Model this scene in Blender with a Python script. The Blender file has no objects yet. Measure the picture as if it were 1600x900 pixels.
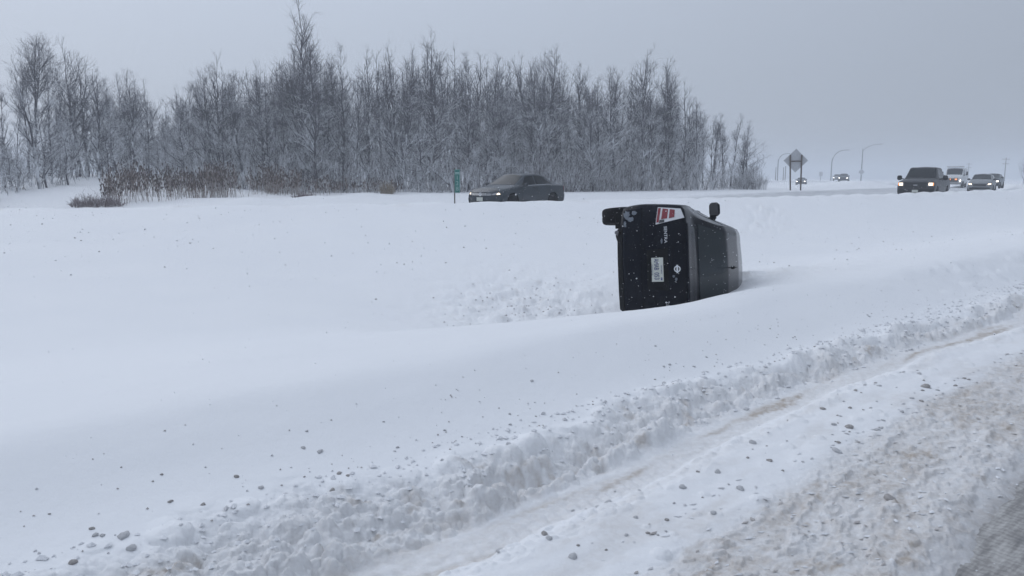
import bpy, math, random
import numpy as np
from mathutils import Matrix, Vector

# ------------------------------------------------------------------ camera, sky, sun, exposure
scn = bpy.context.scene
COL = scn.collection
R = math.radians
CAM_H = 1.7
FPX = 1186.0                                   # focal length in pixels of the 1600 px wide photograph
PITCH = math.atan(172 / FPX)
cam_d = bpy.data.cameras.new('camera')
cam = bpy.data.objects.new('camera', cam_d); COL.objects.link(cam)
cam_d.sensor_width = 36; cam_d.lens = FPX / 1600 * 36; cam_d.clip_start = 0.05; cam_d.clip_end = 6000
cam.location = (0, 0, CAM_H); cam.rotation_euler = (math.pi / 2 - PITCH, 0, 0)
scn.camera = cam

SUN_EL, SUN_AZ = R(38), R(-48)                 # azimuth from +Y, negative = left of the view
world = bpy.data.worlds.new('World'); scn.world = world; world.use_nodes = True
nt = world.node_tree; nt.nodes.clear()
wout = nt.nodes.new('ShaderNodeOutputWorld'); bg = nt.nodes.new('ShaderNodeBackground')
sky = nt.nodes.new('ShaderNodeTexSky'); sky.sky_type = 'NISHITA'; sky.sun_disc = False
sky.sun_elevation = SUN_EL; sky.sun_rotation = SUN_AZ
sky.air_density = 1.0; sky.dust_density = 2.0; sky.ozone_density = 1.0
# cloud deck: a plain overcast sky, brightest overhead and towards the hidden sun
geo = nt.nodes.new('ShaderNodeTexCoord')
nrm = nt.nodes.new('ShaderNodeVectorMath'); nrm.operation = 'NORMALIZE'
nt.links.new(geo.outputs['Generated'], nrm.inputs[0])
sep = nt.nodes.new('ShaderNodeSeparateXYZ'); nt.links.new(nrm.outputs[0], sep.inputs[0])
elev = nt.nodes.new('ShaderNodeMapRange'); elev.inputs[1].default_value = 0; elev.inputs[2].default_value = 1
elev.inputs[3].default_value = 1.0; elev.inputs[4].default_value = 1.90
nt.links.new(sep.outputs['Z'], elev.inputs[0])
dot = nt.nodes.new('ShaderNodeVectorMath'); dot.operation = 'DOT_PRODUCT'
nt.links.new(nrm.outputs[0], dot.inputs[0])
dot.inputs[1].default_value = (math.sin(SUN_AZ) * math.cos(SUN_EL), math.cos(SUN_AZ) * math.cos(SUN_EL), math.sin(SUN_EL))
az = nt.nodes.new('ShaderNodeMapRange'); az.inputs[1].default_value = -1.0; az.inputs[2].default_value = 1.0
az.inputs[3].default_value = 0.30; az.inputs[4].default_value = 2.0
nt.links.new(dot.outputs['Value'], az.inputs[0])
mul = nt.nodes.new('ShaderNodeMath'); mul.operation = 'MULTIPLY'
nt.links.new(elev.outputs[0], mul.inputs[0]); nt.links.new(az.outputs[0], mul.inputs[1])
cl = nt.nodes.new('ShaderNodeVectorMath'); cl.operation = 'SCALE'
cl.inputs[0].default_value = (2.54, 2.84, 3.38)
nt.links.new(mul.outputs[0], cl.inputs['Scale'])
mixw = nt.nodes.new('ShaderNodeMix'); mixw.data_type = 'RGBA'; mixw.inputs[0].default_value = 0.93
nt.links.new(sky.outputs[0], mixw.inputs[6]); nt.links.new(cl.outputs[0], mixw.inputs[7])
nt.links.new(mixw.outputs[2], bg.inputs[0]); bg.inputs[1].default_value = 0.1
nt.links.new(bg.outputs[0], wout.inputs[0])

sun_d = bpy.data.lights.new('sun', 'SUN'); sun_d.energy = 0.5; sun_d.angle = R(60); sun_d.color = (1.0, 0.96, 0.92)
sun = bpy.data.objects.new('sun', sun_d); COL.objects.link(sun)
sdir = Vector((math.sin(SUN_AZ) * math.cos(SUN_EL), math.cos(SUN_AZ) * math.cos(SUN_EL), math.sin(SUN_EL)))
sun.rotation_euler = (-sdir).to_track_quat('-Z', 'Y').to_euler(); sun.location = sdir * 60

vs = scn.view_settings
vs.view_transform = 'Standard'; vs.look = 'None'; vs.gamma = 1; vs.exposure = 0.0; vs.use_curve_mapping = False
cy = scn.cycles
cy.use_denoising = True; cy.max_bounces = 6; cy.diffuse_bounces = 3; cy.glossy_bounces = 3
cy.transmission_bounces = 4; cy.volume_bounces = 1; cy.transparent_max_bounces = 8
cy.use_adaptive_sampling = True; cy.adaptive_threshold = 0.02

rng = np.random.default_rng(7); random.seed(7)

# ------------------------------------------------------------------ helpers
def px_ray(px, py):
    u = (px - 800) / FPX; v = (450 - py) / FPX
    c, s = math.cos(PITCH), math.sin(PITCH)
    return np.array([u, c + v * s, -s + v * c])
def at_y(px, Y):
    """ground x for a pixel column at distance Y"""
    return (px - 800) / FPX * (Y * math.cos(PITCH) + 0.9 * math.sin(PITCH))

def mesh_np(name, verts, faces, smooth=True, mats=(), fmat=None):
    """verts (n,3); faces: list of int arrays (m,k)"""
    me = bpy.data.meshes.new(name)
    verts = np.asarray(verts, np.float32)
    me.vertices.add(len(verts)); me.vertices.foreach_set('co', verts.ravel())
    faces = [np.asarray(f, np.int32) for f in faces if len(f)]
    loops = np.concatenate([f.ravel() for f in faces])
    sizes = np.concatenate([np.full(len(f), f.shape[1], np.int32) for f in faces])
    starts = np.concatenate([[0], np.cumsum(sizes)[:-1]]).astype(np.int32)
    me.loops.add(len(loops)); me.loops.foreach_set('vertex_index', loops)
    me.polygons.add(len(sizes)); me.polygons.foreach_set('loop_start', starts)
    me.polygons.foreach_set('loop_total', sizes)
    me.polygons.foreach_set('use_smooth', np.full(len(sizes), smooth))
    for m in mats: me.materials.append(m)
    if fmat is not None: me.polygons.foreach_set('material_index', np.asarray(fmat, np.int32))
    me.update(calc_edges=True); me.validate()
    return me

def obj(name, me, parent=None, loc=None, rot=None):
    o = bpy.data.objects.new(name, me); COL.objects.link(o)
    if parent is not None: o.parent = parent
    if loc is not None: o.location = loc
    if rot is not None: o.rotation_euler = rot
    return o
def tag(o, label, cat, group=None, kind=None):
    o['label'] = label; o['category'] = cat
    if group: o['group'] = group
    if kind: o['kind'] = kind
    return o
def thing(name, label, cat, loc=(0, 0, 0), rz=0, group=None):
    o = bpy.data.objects.new(name, None); COL.objects.link(o); o.empty_display_size = .2
    o.location = loc; o.rotation_euler = (0, 0, rz)
    return tag(o, label, cat, group)

class MB:
    """collects shapes into one mesh"""
    def __init__(s): s.v = []; s.f4 = []; s.f3 = []; s.n = 0
    def add(s, v, f):
        v = np.asarray(v, float).reshape(-1, 3)
        for q in f:
            q = [i + s.n for i in q]
            if len(q) == 4: s.f4.append(q)
            elif len(q) == 3: s.f3.append(q)
            else:
                for k in range(1, len(q) - 1): s.f3.append([q[0], q[k], q[k + 1]])
        s.v.append(v); s.n += len(v); return s
    def box(s, c, d, rot=None, taper=1.0, bevel=0.0):
        hx, hy, hz = d[0] / 2, d[1] / 2, d[2] / 2
        if bevel <= 0:
            v = [(x * (taper if z > 0 else 1), y * (taper if z > 0 else 1), z) for z in (-hz, hz) for x, y in ((-hx, -hy), (hx, -hy), (hx, hy), (-hx, hy))]
            f = [(3, 2, 1, 0), (4, 5, 6, 7), (0, 1, 5, 4), (1, 2, 6, 5), (2, 3, 7, 6), (3, 0, 4, 7)]
        else:
            b = min(bevel, hx * .9, hy * .9, hz * .9); v = []; f = []
            def ring(ax, ay, z): return [(-ax + b, -ay, z), (ax - b, -ay, z), (ax, -ay + b, z), (ax, ay - b, z), (ax - b, ay, z), (-ax + b, ay, z), (-ax, ay - b, z), (-ax, -ay + b, z)]
            for z, k in ((-hz, b), (-hz + b, 0), (hz - b, 0), (hz, b)):
                tp = taper if z > 0 else 1
                v += ring((hx - k) * tp, (hy - k) * tp, z)
            for r in range(3):
                for i in range(8): f.append((r * 8 + i, r * 8 + (i + 1) % 8, r * 8 + 8 + (i + 1) % 8, r * 8 + 8 + i))
            f.append(tuple(range(7, -1, -1))); f.append(tuple(range(24, 32)))
        v = np.array(v, float)
        if rot is not None: v = v @ np.array(rot.to_matrix() if hasattr(rot, 'to_matrix') else rot).T
        return s.add(v + np.array(c), f)
    def tube(s, pts, rad, n=8, cap=True):
        pts = np.array(pts, float); rad = np.broadcast_to(rad, (len(pts),)); v = []; f = []
        for i, p in enumerate(pts):
            d = pts[min(i + 1, len(pts) - 1)] - pts[max(i - 1, 0)]; d = d / (np.linalg.norm(d) + 1e-9)
            a = np.cross(d, (0, 0, 1.0) if abs(d[2]) < .9 else (1.0, 0, 0)); a /= np.linalg.norm(a); b = np.cross(d, a)
            for k in range(n):
                th = 2 * math.pi * k / n; v.append(p + rad[i] * (a * math.cos(th) + b * math.sin(th)))
        for i in range(len(pts) - 1):
            for k in range(n): f.append((i * n + k, i * n + (k + 1) % n, (i + 1) * n + (k + 1) % n, (i + 1) * n + k))
        if cap: f.append(tuple(range(n))); f.append(tuple(range((len(pts) - 1) * n + n - 1, (len(pts) - 1) * n - 1, -1)))
        return s.add(v, f)
    def lathe_y(s, prof, n=28, c=(0, 0, 0)):
        """profile of (y, radius) turned about the Y axis"""
        v = []; f = []
        for y, r in prof:
            for k in range(n):
                th = 2 * math.pi * k / n; v.append((c[0] + r * math.cos(th), c[1] + y, c[2] + r * math.sin(th)))
        for i in range(len(prof) - 1):
            for k in range(n): f.append((i * n + k, i * n + (k + 1) % n, (i + 1) * n + (k + 1) % n, (i + 1) * n + k))
        f.append(tuple(range(n))); f.append(tuple(range(len(prof) * n - 1, (len(prof) - 1) * n - 1, -1)))
        return s.add(v, f)
    def sheet(s, P, inward=None, depth=.012):
        """P (a,b,3) grid of points, with a skirt going inward"""
        a, b = P.shape[:2]; v = P.reshape(-1, 3); f = []
        for i in range(a - 1):
            for j in range(b - 1): f.append((i * b + j, (i + 1) * b + j, (i + 1) * b + j + 1, i * b + j + 1))
        if inward is not None:
            edge = [(i, 0) for i in range(a)] + [(a - 1, j) for j in range(1, b)] + [(i, b - 1) for i in range(a - 2, -1, -1)] + [(0, j) for j in range(b - 2, 0, -1)]
            sk = np.array([P[i, j] + np.array(inward) * depth for i, j in edge]); n0 = len(v); m = len(edge)
            v = np.concatenate([v, sk])
            for k in range(m):
                i, j = edge[k]; i2, j2 = edge[(k + 1) % m]
                f.append((i * b + j, i2 * b + j2, n0 + (k + 1) % m, n0 + k))
        return s.add(v, f)
    def mesh(s, name, mat, smooth=True, auto=None):
        fs = []
        if s.f4: fs.append(np.array(s.f4))
        if s.f3: fs.append(np.array(s.f3))
        me = mesh_np(name, np.concatenate(s.v), fs, smooth, [mat])
        if smooth:
            try: me.set_sharp_from_angle(angle=R(auto or 38))
            except Exception: pass
        return me
    def build(s, name, mat, parent=None, smooth=True, auto=None, **k):
        return obj(name, s.mesh(name, mat, smooth, auto), parent, **k)

# ------------------------------------------------------------------ materials
def mat(name, color, rough=.6, metal=0., spec=.5, vary=.12, scale=8., emit=None, estr=0., bump=0., bscale=40., coat=0.):
    m = bpy.data.materials.new(name); m.use_nodes = True; t = m.node_tree
    b = t.nodes['Principled BSDF']; b.inputs['Roughness'].default_value = rough; b.inputs['Metallic'].default_value = metal
    b.inputs['Specular IOR Level'].default_value = spec; b.inputs['Coat Weight'].default_value = coat
    tc = t.nodes.new('ShaderNodeTexCoord'); nz = t.nodes.new('ShaderNodeTexNoise')
    nz.inputs['Scale'].default_value = scale; nz.inputs['Detail'].default_value = 4
    t.links.new(tc.outputs['Object'], nz.inputs['Vector'])
    mx = t.nodes.new('ShaderNodeMix'); mx.data_type = 'RGBA'
    c = np.array(color[:3])
    mx.inputs[6].default_value = (*np.clip(c * (1 - vary), 0, 1), 1); mx.inputs[7].default_value = (*np.clip(c * (1 + vary), 0, 1), 1)
    t.links.new(nz.outputs['Fac'], mx.inputs[0]); t.links.new(mx.outputs[2], b.inputs['Base Color'])
    if bump:
        n2 = t.nodes.new('ShaderNodeTexNoise'); n2.inputs['Scale'].default_value = bscale; n2.inputs['Detail'].default_value = 5
        t.links.new(tc.outputs['Object'], n2.inputs['Vector'])
        bp = t.nodes.new('ShaderNodeBump'); bp.inputs['Strength'].default_value = bump; bp.inputs['Distance'].default_value = .02
        t.links.new(n2.outputs['Fac'], bp.inputs['Height']); t.links.new(bp.outputs[0], b.inputs['Normal'])
    if emit:
        b.inputs['Emission Color'].default_value = (*emit, 1); b.inputs['Emission Strength'].default_value = estr
    m['base_mix'] = mx.name
    return m

def dusted(m, amount, scale=55., thresh=.66, color=(.75, .78, .82), up=0.):
    """snow stuck to a surface as specks and small patches; up > 0 adds snow lying on upward faces"""
    t = m.node_tree; b = t.nodes['Principled BSDF']; src = b.inputs['Base Color'].links[0].from_socket
    tc = t.nodes.new('ShaderNodeTexCoord')
    vo = t.nodes.new('ShaderNodeTexNoise'); vo.inputs['Scale'].default_value = scale; vo.inputs['Detail'].default_value = 2; vo.inputs['Roughness'].default_value = .7
    t.links.new(tc.outputs['Object'], vo.inputs['Vector'])
    ra = t.nodes.new('ShaderNodeMapRange'); ra.inputs[1].default_value = thresh; ra.inputs[2].default_value = thresh + .05
    ra.inputs[4].default_value = amount; t.links.new(vo.outputs['Fac'], ra.inputs[0])
    fac = ra.outputs[0]
    if up > 0:
        g = t.nodes.new('ShaderNodeNewGeometry'); sp = t.nodes.new('ShaderNodeSeparateXYZ'); t.links.new(g.outputs['Normal'], sp.inputs[0])
        n3 = t.nodes.new('ShaderNodeTexNoise'); n3.inputs['Scale'].default_value = 3.0; n3.inputs['Detail'].default_value = 3
        t.links.new(g.outputs['Position'], n3.inputs['Vector'])
        ad = t.nodes.new('ShaderNodeMath'); ad.operation = 'MULTIPLY_ADD'; ad.inputs[1].default_value = 1.4; ad.inputs[2].default_value = -.7
        t.links.new(n3.outputs['Fac'], ad.inputs[0])
        a2 = t.nodes.new('ShaderNodeMath'); a2.operation = 'ADD'; t.links.new(sp.outputs['Z'], a2.inputs[0]); t.links.new(ad.outputs[0], a2.inputs[1])
        r2 = t.nodes.new('ShaderNodeMapRange'); r2.inputs[1].default_value = .25; r2.inputs[2].default_value = .65; r2.inputs[4].default_value = up
        t.links.new(a2.outputs[0], r2.inputs[0])
        mxm = t.nodes.new('ShaderNodeMath'); mxm.operation = 'MAXIMUM'; t.links.new(fac, mxm.inputs[0]); t.links.new(r2.outputs[0], mxm.inputs[1])
        fac = mxm.outputs[0]
    mx = t.nodes.new('ShaderNodeMix'); mx.data_type = 'RGBA'; t.links.new(fac, mx.inputs[0]); t.links.new(src, mx.inputs[6])
    mx.inputs[7].default_value = (*color, 1); t.links.new(mx.outputs[2], b.inputs['Base Color'])
    rm = t.nodes.new('ShaderNodeMapRange'); rm.inputs[3].default_value = b.inputs['Roughness'].default_value; rm.inputs[4].default_value = .8
    t.links.new(fac, rm.inputs[0]); t.links.new(rm.outputs[0], b.inputs['Roughness'])
    return m

M = {}
M['black_paint'] = dusted(mat('black_paint', (.003, .0045, .010), .17, spec=.12, vary=.3), .35, 70, .70)
M['dark_glass'] = dusted(mat('dark_glass', (.004, .012, .017), .07, spec=.35, vary=.3), .35, 45, .72)
M['grey_paint'] = dusted(mat('grey_paint', (.032, .041, .051), .26, spec=.30, vary=.25, scale=3), .3, 30, .72)
M['truck_paint'] = dusted(mat('truck_paint', (.034, .036, .040), .40, spec=.25, vary=.3, scale=3), .35, 20, .66)
M['silver_paint'] = mat('silver_paint', (.22, .23, .24), .45, metal=.2, vary=.25, scale=3)
M['white_paint'] = mat('white_paint', (.62, .63, .64), .5, vary=.15, scale=3)
M['car_glass'] = mat('car_glass', (.004, .007, .010), .06, spec=.14, vary=.25, scale=2)
M['rubber'] = dusted(mat('rubber', (.008, .008, .010), .85, spec=.15, vary=.3, bump=.3, bscale=30), .5, 60, .70)
M['black_plastic'] = dusted(mat('black_plastic', (.006, .0065, .008), .7, spec=.15, vary=.3), .5, 50, .70)
M['rim'] = mat('rim', (.18, .18, .19), .45, metal=.7, vary=.3)
M['chrome'] = mat('chrome', (.62, .64, .66), .22, metal=.9)
M['badge'] = mat('badge', (.70, .72, .75), .35, metal=.3)
M['red_lens'] = mat('red_lens', (.20, .008, .018), .2, vary=.35, scale=40, coat=.4)
M['clear_lens'] = mat('clear_lens', (.66, .67, .69), .25, vary=.12, scale=20, coat=.3)
M['smoked_lens'] = mat('smoked_lens', (.06, .06, .065), .25, vary=.2)
M['lamp_housing'] = mat('lamp_housing', (.30, .30, .31), .3, metal=.3, vary=.3, scale=30)
M['headlamp_on'] = mat('headlamp_on', (.9, .85, .75), .3, emit=(1.0, .80, .55), estr=3.2)
M['headlamp_white'] = mat('headlamp_white', (.9, .9, .88), .3, emit=(1.0, .95, .88), estr=7.0)
M['amber_on'] = mat('amber_on', (.6, .2, .04), .3, emit=(1.0, .34, .10), estr=1.3)
M['plate_white'] = mat('plate_white', (.55, .57, .52), .5, vary=.08)
M['plate_blue'] = mat('plate_blue', (.035, .05, .16), .5)
M['grille'] = mat('grille', (.015, .016, .018), .6, vary=.3, scale=40)
M['sign_green'] = mat('sign_green', (.012, .20, .17), .5, vary=.15)
M['sign_text'] = mat('sign_text', (.45, .66, .64), .5)
M['sign_metal'] = mat('sign_metal', (.52, .53, .55), .6, metal=.1, vary=.12, scale=5)
M['post_wood'] = dusted(mat('post_wood', (.10, .075, .06), .9, vary=.35, scale=14, bump=.4), .4, 20, .7)
M['pole_metal'] = mat('pole_metal', (.24, .25, .26), .6, metal=.3, vary=.2)

# ------------------------------------------------------------------ noise
_P = rng.permutation(1024); _P = np.concatenate([_P, _P, _P])
_A = rng.random(1024) * 2 * math.pi; _GX, _GY = np.cos(_A), np.sin(_A)
_RV = rng.random((3, 1024))
def _h(i, j, sd=0): return _P[(_P[(i + sd * 131) & 1023] + (j & 1023)) & 1023]
def perlin(x, y, sd=0):
    xi = np.floor(x).astype(np.int64); yi = np.floor(y).astype(np.int64); xf = x - xi; yf = y - yi
    u = xf ** 3 * (xf * (xf * 6 - 15) + 10); v = yf ** 3 * (yf * (yf * 6 - 15) + 10)
    def g(a, b):
        h = _h(xi + a, yi + b, sd); return _GX[h] * (xf - a) + _GY[h] * (yf - b)
    n0 = g(0, 0) * (1 - u) + g(1, 0) * u; n1 = g(0, 1) * (1 - u) + g(1, 1) * u
    return (n0 * (1 - v) + n1 * v) * 1.5
def fbm(x, y, o=4, sd=0, gain=.5):
    a, s, t = 1., 0, 0
    for k in range(o): s = s + a * perlin(x * 2 ** k, y * 2 ** k, sd + k); t += a; a *= gain
    return s / t
def domes(x, y, cell, keep=.7, sd=0, rmin=.3, rmax=.62):
    """scattered rounded lumps: 0..1 height"""
    x = x / cell; y = y / cell; xi = np.floor(x).astype(np.int64); yi = np.floor(y).astype(np.int64); best = np.zeros_like(x)
    for a in (-1, 0, 1):
        for b in (-1, 0, 1):
            h = _h(xi + a, yi + b, sd); h2 = _h(xi + a + 17, yi + b + 5, sd + 3); h3 = _h(xi + a + 3, yi + b + 71, sd + 5)
            dx = xi + a + _RV[0][h] - x; dy = yi + b + _RV[1][h] - y
            r = rmin + (rmax - rmin) * _RV[2][h2]
            q = np.clip(1 - (dx * dx + dy * dy) / (r * r), 0, 1)
            q = np.sqrt(q) * r / rmax * (.55 + .45 * _RV[0][h3]) * (_RV[1][h3] < keep)
            best = np.maximum(best, q)
    return best
def sst(x, a, b):
    q = np.clip((x - a) / (b - a), 0, 1); return q * q * (3 - 2 * q)

# ------------------------------------------------------------------ terrain
RA = R(49.0); RD = np.array([math.sin(RA), math.cos(RA)]); RN = np.array([-math.cos(RA), math.sin(RA)])
def st(x, y): return x * RD[0] + y * RD[1], x * RN[0] + y * RN[1]
W_S = np.array([-200, -60, -20, 3.3, 16.3, 23.5, 30, 41, 56, 84, 165, 400, 1500.])
W_T = np.array([110, 56, 36, 27.0, 21.2, 19.3, 17.6, 15.7, 15.4, 20, 70, 330, 1400.])
W_Z = np.array([.75, .75, .75, .78, .86, .86, .90, .98, 1.0, 1.0, 1.0, 1.0, 1.0])
_sx = np.arange(-200, 1500, 1.0); _k = np.exp(-np.linspace(-2.5, 2.5, 13) ** 2); _k /= _k.sum()
def _sm(v): return np.convolve(np.pad(np.interp(_sx, W_S, v), 6, 'edge'), _k, 'valid')
_wt, _wz = _sm(W_T), _sm(W_Z)
def windrow(s): return np.interp(s, _sx, _wt), np.interp(s, _sx, _wz)
CAR_POS = np.array([1.10388, 9.82548, .51774])
CREST = 4.35
def ground(x, y, fine=True):
    """height, dirt (0..1), greyness of the snow sheet at x, y"""
    x = np.asarray(x, float); y = np.asarray(y, float); s, t = st(x, y)
    wob = .10 * perlin(s * .35, t * .0 + 3.3, 40) + .04 * perlin(s * 1.1, t * 0 + 9.1, 41)
    wob = wob - np.interp(s, [-4, .5, 1.65, 3.2, 6, 10.3, 14], [-.24, -.24, -.19, -.08, .08, -.05, -.05]) * (1 - sst(t, 3.1, 4.0))
    tt = t + wob + .045 * fbm(x * 4.0, y * 4.0, 4, 43, .6) * (1 - sst(t, 3.2, 3.9)) * (np.hypot(x, y) < 40)
    tw, zw = windrow(s)
    # --- near shoulder up to the crest of the ploughed bank
    crest_z = .37 + .045 * perlin(s * .22, s * 0 + 1.7, 42) + .03 * sst(s, 10, 16)
    bank = np.where(tt < 2.97, 0., .07 * sst(tt, 2.95, 3.12)) + (crest_z - .07) * sst(tt, 3.2, CREST + .35) ** 1.15
    shoulder = np.interp(tt, [-30, .9, 1.18, 1.35, 2.0, 2.15, 2.5, 2.62, 2.7, 2.92, 3.0, 40], [-.05, -.05, -.018, .03, .045, .065, .07, .045, .004, .004, .02, .02])
    near = shoulder + bank
    crest_z = crest_z + .05 * np.exp(-((s - 8.2) / 1.6) ** 2)
    # --- median ditch
    bump = np.exp(-((s - 7.6) / 2.4) ** 2)
    L = 4.8 - 2.3 * bump; D = .44 + .10 * sst(s, 2, 5) + .34 * bump
    a = np.clip(tt - CREST - .25, 0, None)
    fall = D * sst(a, 0, L)
    u = np.clip((t - (CREST + .25 + L * .95)) / np.maximum(tw - (CREST + .25 + L * .95), 1), 0, 1)
    rise = (zw - .37 + D) * (u ** 1.7 * .75 + .25 * u * u * (3 - 2 * u))
    median = crest_z - fall + rise + .04 * fbm(s * .25, t * .25, 3, 50)
    z = np.where(tt < CREST + .25, near, median)
    # blend the two around the crest
    k = sst(tt, CREST - .1, CREST + .6); z = near * (1 - k) + median * k
    # --- far windrow, far road, berm and land beyond
    w = (t - tw) * np.interp(s, [-60, 3, 40, 84, 165, 400], [.85, .88, .97, .97, .80, .75])
    road_z = .45
    rough_w = .05 * fbm(s * .7, t * .7, 4, 51)
    berm = .80 + 1.05 * sst(-x, 13, 30) * sst(y, 20, 52) - .25 * sst(-x, 8, 14) * (1 - sst(-x, 24, 34)) * (1 - sst(y, 32, 44)) + .55 * sst(s, 42, 80) * sst(x - .40 * y, -4, 5) - .40 * sst(s, 58, 95) * (1 - sst(x - .40 * y, -4, 5))
    berm = berm + .55 * np.exp(-(((x + 12.4) / 1.0) ** 2 + ((y - 35.5) / 1.3) ** 2)) + .28 * fbm(x * .22, y * .22, 3, 55) * sst(-x, 2, 8) + .12 * fbm(x * .08, y * .08, 3, 52) * sst(w, 12, 30)
    road_z = .45 + .030 * np.clip(w - 1.5, 0, 11) * sst(s, 28, 44)
    far = np.where(w < 1.6, road_z + (zw - road_z) * (1 - sst(w, .05, 1.5)), road_z)
    rw = 9.5 + 3.0 * sst(s, 30, 60)
    far = far + (berm - road_z) * sst(w, rw, rw + 4.5)
    far = far + .004 * np.clip(w - 40, 0, 60) * sst(x, 5, 30) - .9 * sst(w, 120, 330) * 0
    kk = sst(w, -.35, .35); z = z * (1 - kk) + np.maximum(far, 0) * kk
    z = z + rough_w * np.exp(-(w / 1.2) ** 2) * 1.6
    dirt = np.zeros_like(z); grey = np.zeros_like(z); rough = np.zeros_like(z)
    onroad = sst(w, 1.3, 2.2) * (1 - sst(w, rw - 1, rw + .8))
    grey = np.maximum(grey, onroad * (.55 + .35 * fbm(s * .15, t * 1.2, 3, 53)))
    dirt = np.maximum(dirt, .22 * np.exp(-((w - .3) / 1.2) ** 2) * sst(fbm(s * .8, t * .8, 4, 54), .05, .5))
    if not fine: return z, dirt, grey, rough
    # --- disturbed snow: beside the car and along the slide from the far road
    cx, cyy = CAR_POS[0], CAR_POS[1]
    dl = np.exp(-(((x - .3) / 1.5) ** 2 + ((y - 12.6) / 2.6) ** 2)) + .8 * np.exp(-(((x - 3.9) / 1.2) ** 2 + ((y - 12.5) / 1.3) ** 2))
    p0 = np.array([3.6, 13.0]); p1 = np.array([9.9, 29.5]); dv = p1 - p0; ln = np.linalg.norm(dv); dv /= ln
    q = np.clip((x - p0[0]) * dv[0] + (y - p0[1]) * dv[1], 0, ln); dd = np.hypot(x - p0[0] - q * dv[0], y - p0[1] - q * dv[1])
    dl = np.clip(dl + .75 * np.exp(-(dd / .9) ** 2) * sst(q, ln * .35, ln * .9), 0, 1)
    m = dl > .02
    if m.any():
        rough[m] = dl[m] * .8
        z[m] += dl[m] * (.12 * domes(x[m], y[m], .5, .6, 60) + .09 * fbm(x[m] * 3.2, y[m] * 3.2, 5, 61, .6) - .04)
        dirt[m] = np.maximum(dirt[m], dl[m] * .26 * sst(fbm(x[m] * 5, y[m] * 5, 3, 62), .1, .5))
    # --- rough shoulder
    nr = (t < 6.5) & (np.hypot(x, y) < 60)
    if nr.any():
        X, Y, S, T = x[nr], y[nr], s[nr], tt[nr]; dz = np.zeros_like(X); dr = np.zeros_like(X); gr = np.zeros_like(X)
        edge = 3.40 + .16 * (1 - sst(S, 1, 4)) + .22 * perlin(S * .6, S * 0 + 5, 70) + .12 * perlin(S * 2.1, S * 0 + 8, 71) - .12 * sst(S, 4, 9) - .25 * sst(S, 9, 16)
        heap = sst(T, 2.93, 3.05) * (1 - sst(T, edge - .22, edge + .12))
        d1 = domes(X, Y, .42, .65, 1); d2 = domes(X + .3, Y, .19, .75, 2); d3 = domes(X, Y + .2, .085, .8, 3); d4 = domes(X, Y, .042, .8, 4)
        wx = X + .12 * fbm(X * 3, Y * 3, 2, 90); wy = Y + .12 * fbm(X * 3 + 7, Y * 3, 2, 91)
        rg = 1 - np.abs(fbm(wx * 3.4, wy * 3.4, 5, 92, .62)) * 2.4
        lump = .060 * d1 ** .7 + .050 * d2 ** .6 + .030 * d3 ** .6 + .016 * d4 ** .7 + .025 * rg - .055 * np.exp(-((T - 3.17 - .05 * perlin(S * .8, S * 0, 95)) / .07) ** 2) * sst(fbm(S * .5, S * 0 + 4, 2, 96), -.25, .1) + .05 * fbm(S * 1.6, T * 2.4, 4, 72)
        dz += heap * (lump - .070)
        # ploughed lip at the outer edge of the heap
        dz += .07 * np.exp(-((T - edge) / .10) ** 2) * (.5 + .8 * fbm(S * 2.2, T * 2, 3, 73)) * (.4 + d2)
        cut = .6 * sst(fbm(S * .9 + 2, T * 1.3, 2, 74), .22, .30) * np.exp(-((T - edge + .22) / .16) ** 2)
        dz -= .10 * cut
        # wheel groove and its wall
        gv = np.exp(-((T - 2.81) / .13) ** 4)
        tread = np.sin((S + .35 * np.abs(T - 2.81)) * 2 * math.pi / .075)
        dz += gv * (.006 * tread * (.4 + .6 * sst(fbm(S * 1.2, T * 4, 2, 75), -.2, .3)) + .010 * fbm(S * 6, T * 14, 3, 76))
        wall = np.exp(-((T - 3.0) / .06) ** 2)
        dz += wall * .03 * (fbm(S * 5, T * 3, 3, 77) + .6 * d3)
        # soft strip between groove and packed lane, with a raised lip
        soft = sst(T, 1.95, 2.1) * (1 - sst(T, 2.55, 2.68))
        dz += soft * (.022 * fbm(S * 2.0, T * 3.0, 3, 78) + .010 * domes(X, Y, .16, .3, 5, .12, .3) * 2) + .02 * np.exp(-((T - 2.55) / .05) ** 2) * (.4 + fbm(S * 4, T, 2, 79))
        dz += np.exp(-((T - 2.60) / .10) ** 2) * (.022 * d3 + .012 * d4 + .02 * fbm(S * 3, T * 5, 3, 94))
        # packed, scraped brown lane edge
        pk = sst(T, 1.1, 1.35) * (1 - sst(T, 1.95, 2.15))
        rid = 1 - np.abs(fbm(S * 2.6 + T, T * 6.0, 5, 80, .6)) * 2.2
        dz += pk * (.014 * rid - .010 + .012 * sst(fbm(S * 3, T * 7, 3, 82), .18, .26) + .010 * sst(fbm(S * 6, T * 15, 3, 89), .12, .2))
        # smooth bank: gentle wind ripple
        sb = sst(T, edge, edge + .2)
        dz += sb * (.010 * fbm(S * .8, T * 1.6, 3, 83))
        spk = sst(S, 9, 13) * sst(T, 3.0, 3.3) * (1 - sst(T, 4.2, 4.6))
        dz += spk * .05 * (domes(X, Y, .3, .35, 6) + .5 * fbm(X * 3, Y * 3, 3, 86))
        # dirt
        br = fbm(S * .9, T * 3.2, 5, 84, .6)
        dr = np.maximum(dr, pk * (.34 + .28 * sst(br, -.2, .3) + .45 * sst(fbm(S * 2.2, T * 8, 4, 93, .6), .18, .5)))
        dr = np.maximum(dr, soft * (.05 + .22 * sst(br, -.1, .4)))
        dr = np.maximum(dr, gv * (.26 + .6 * sst(fbm(S * .7, T * 6, 4, 85), -.1, .4)))
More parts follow.
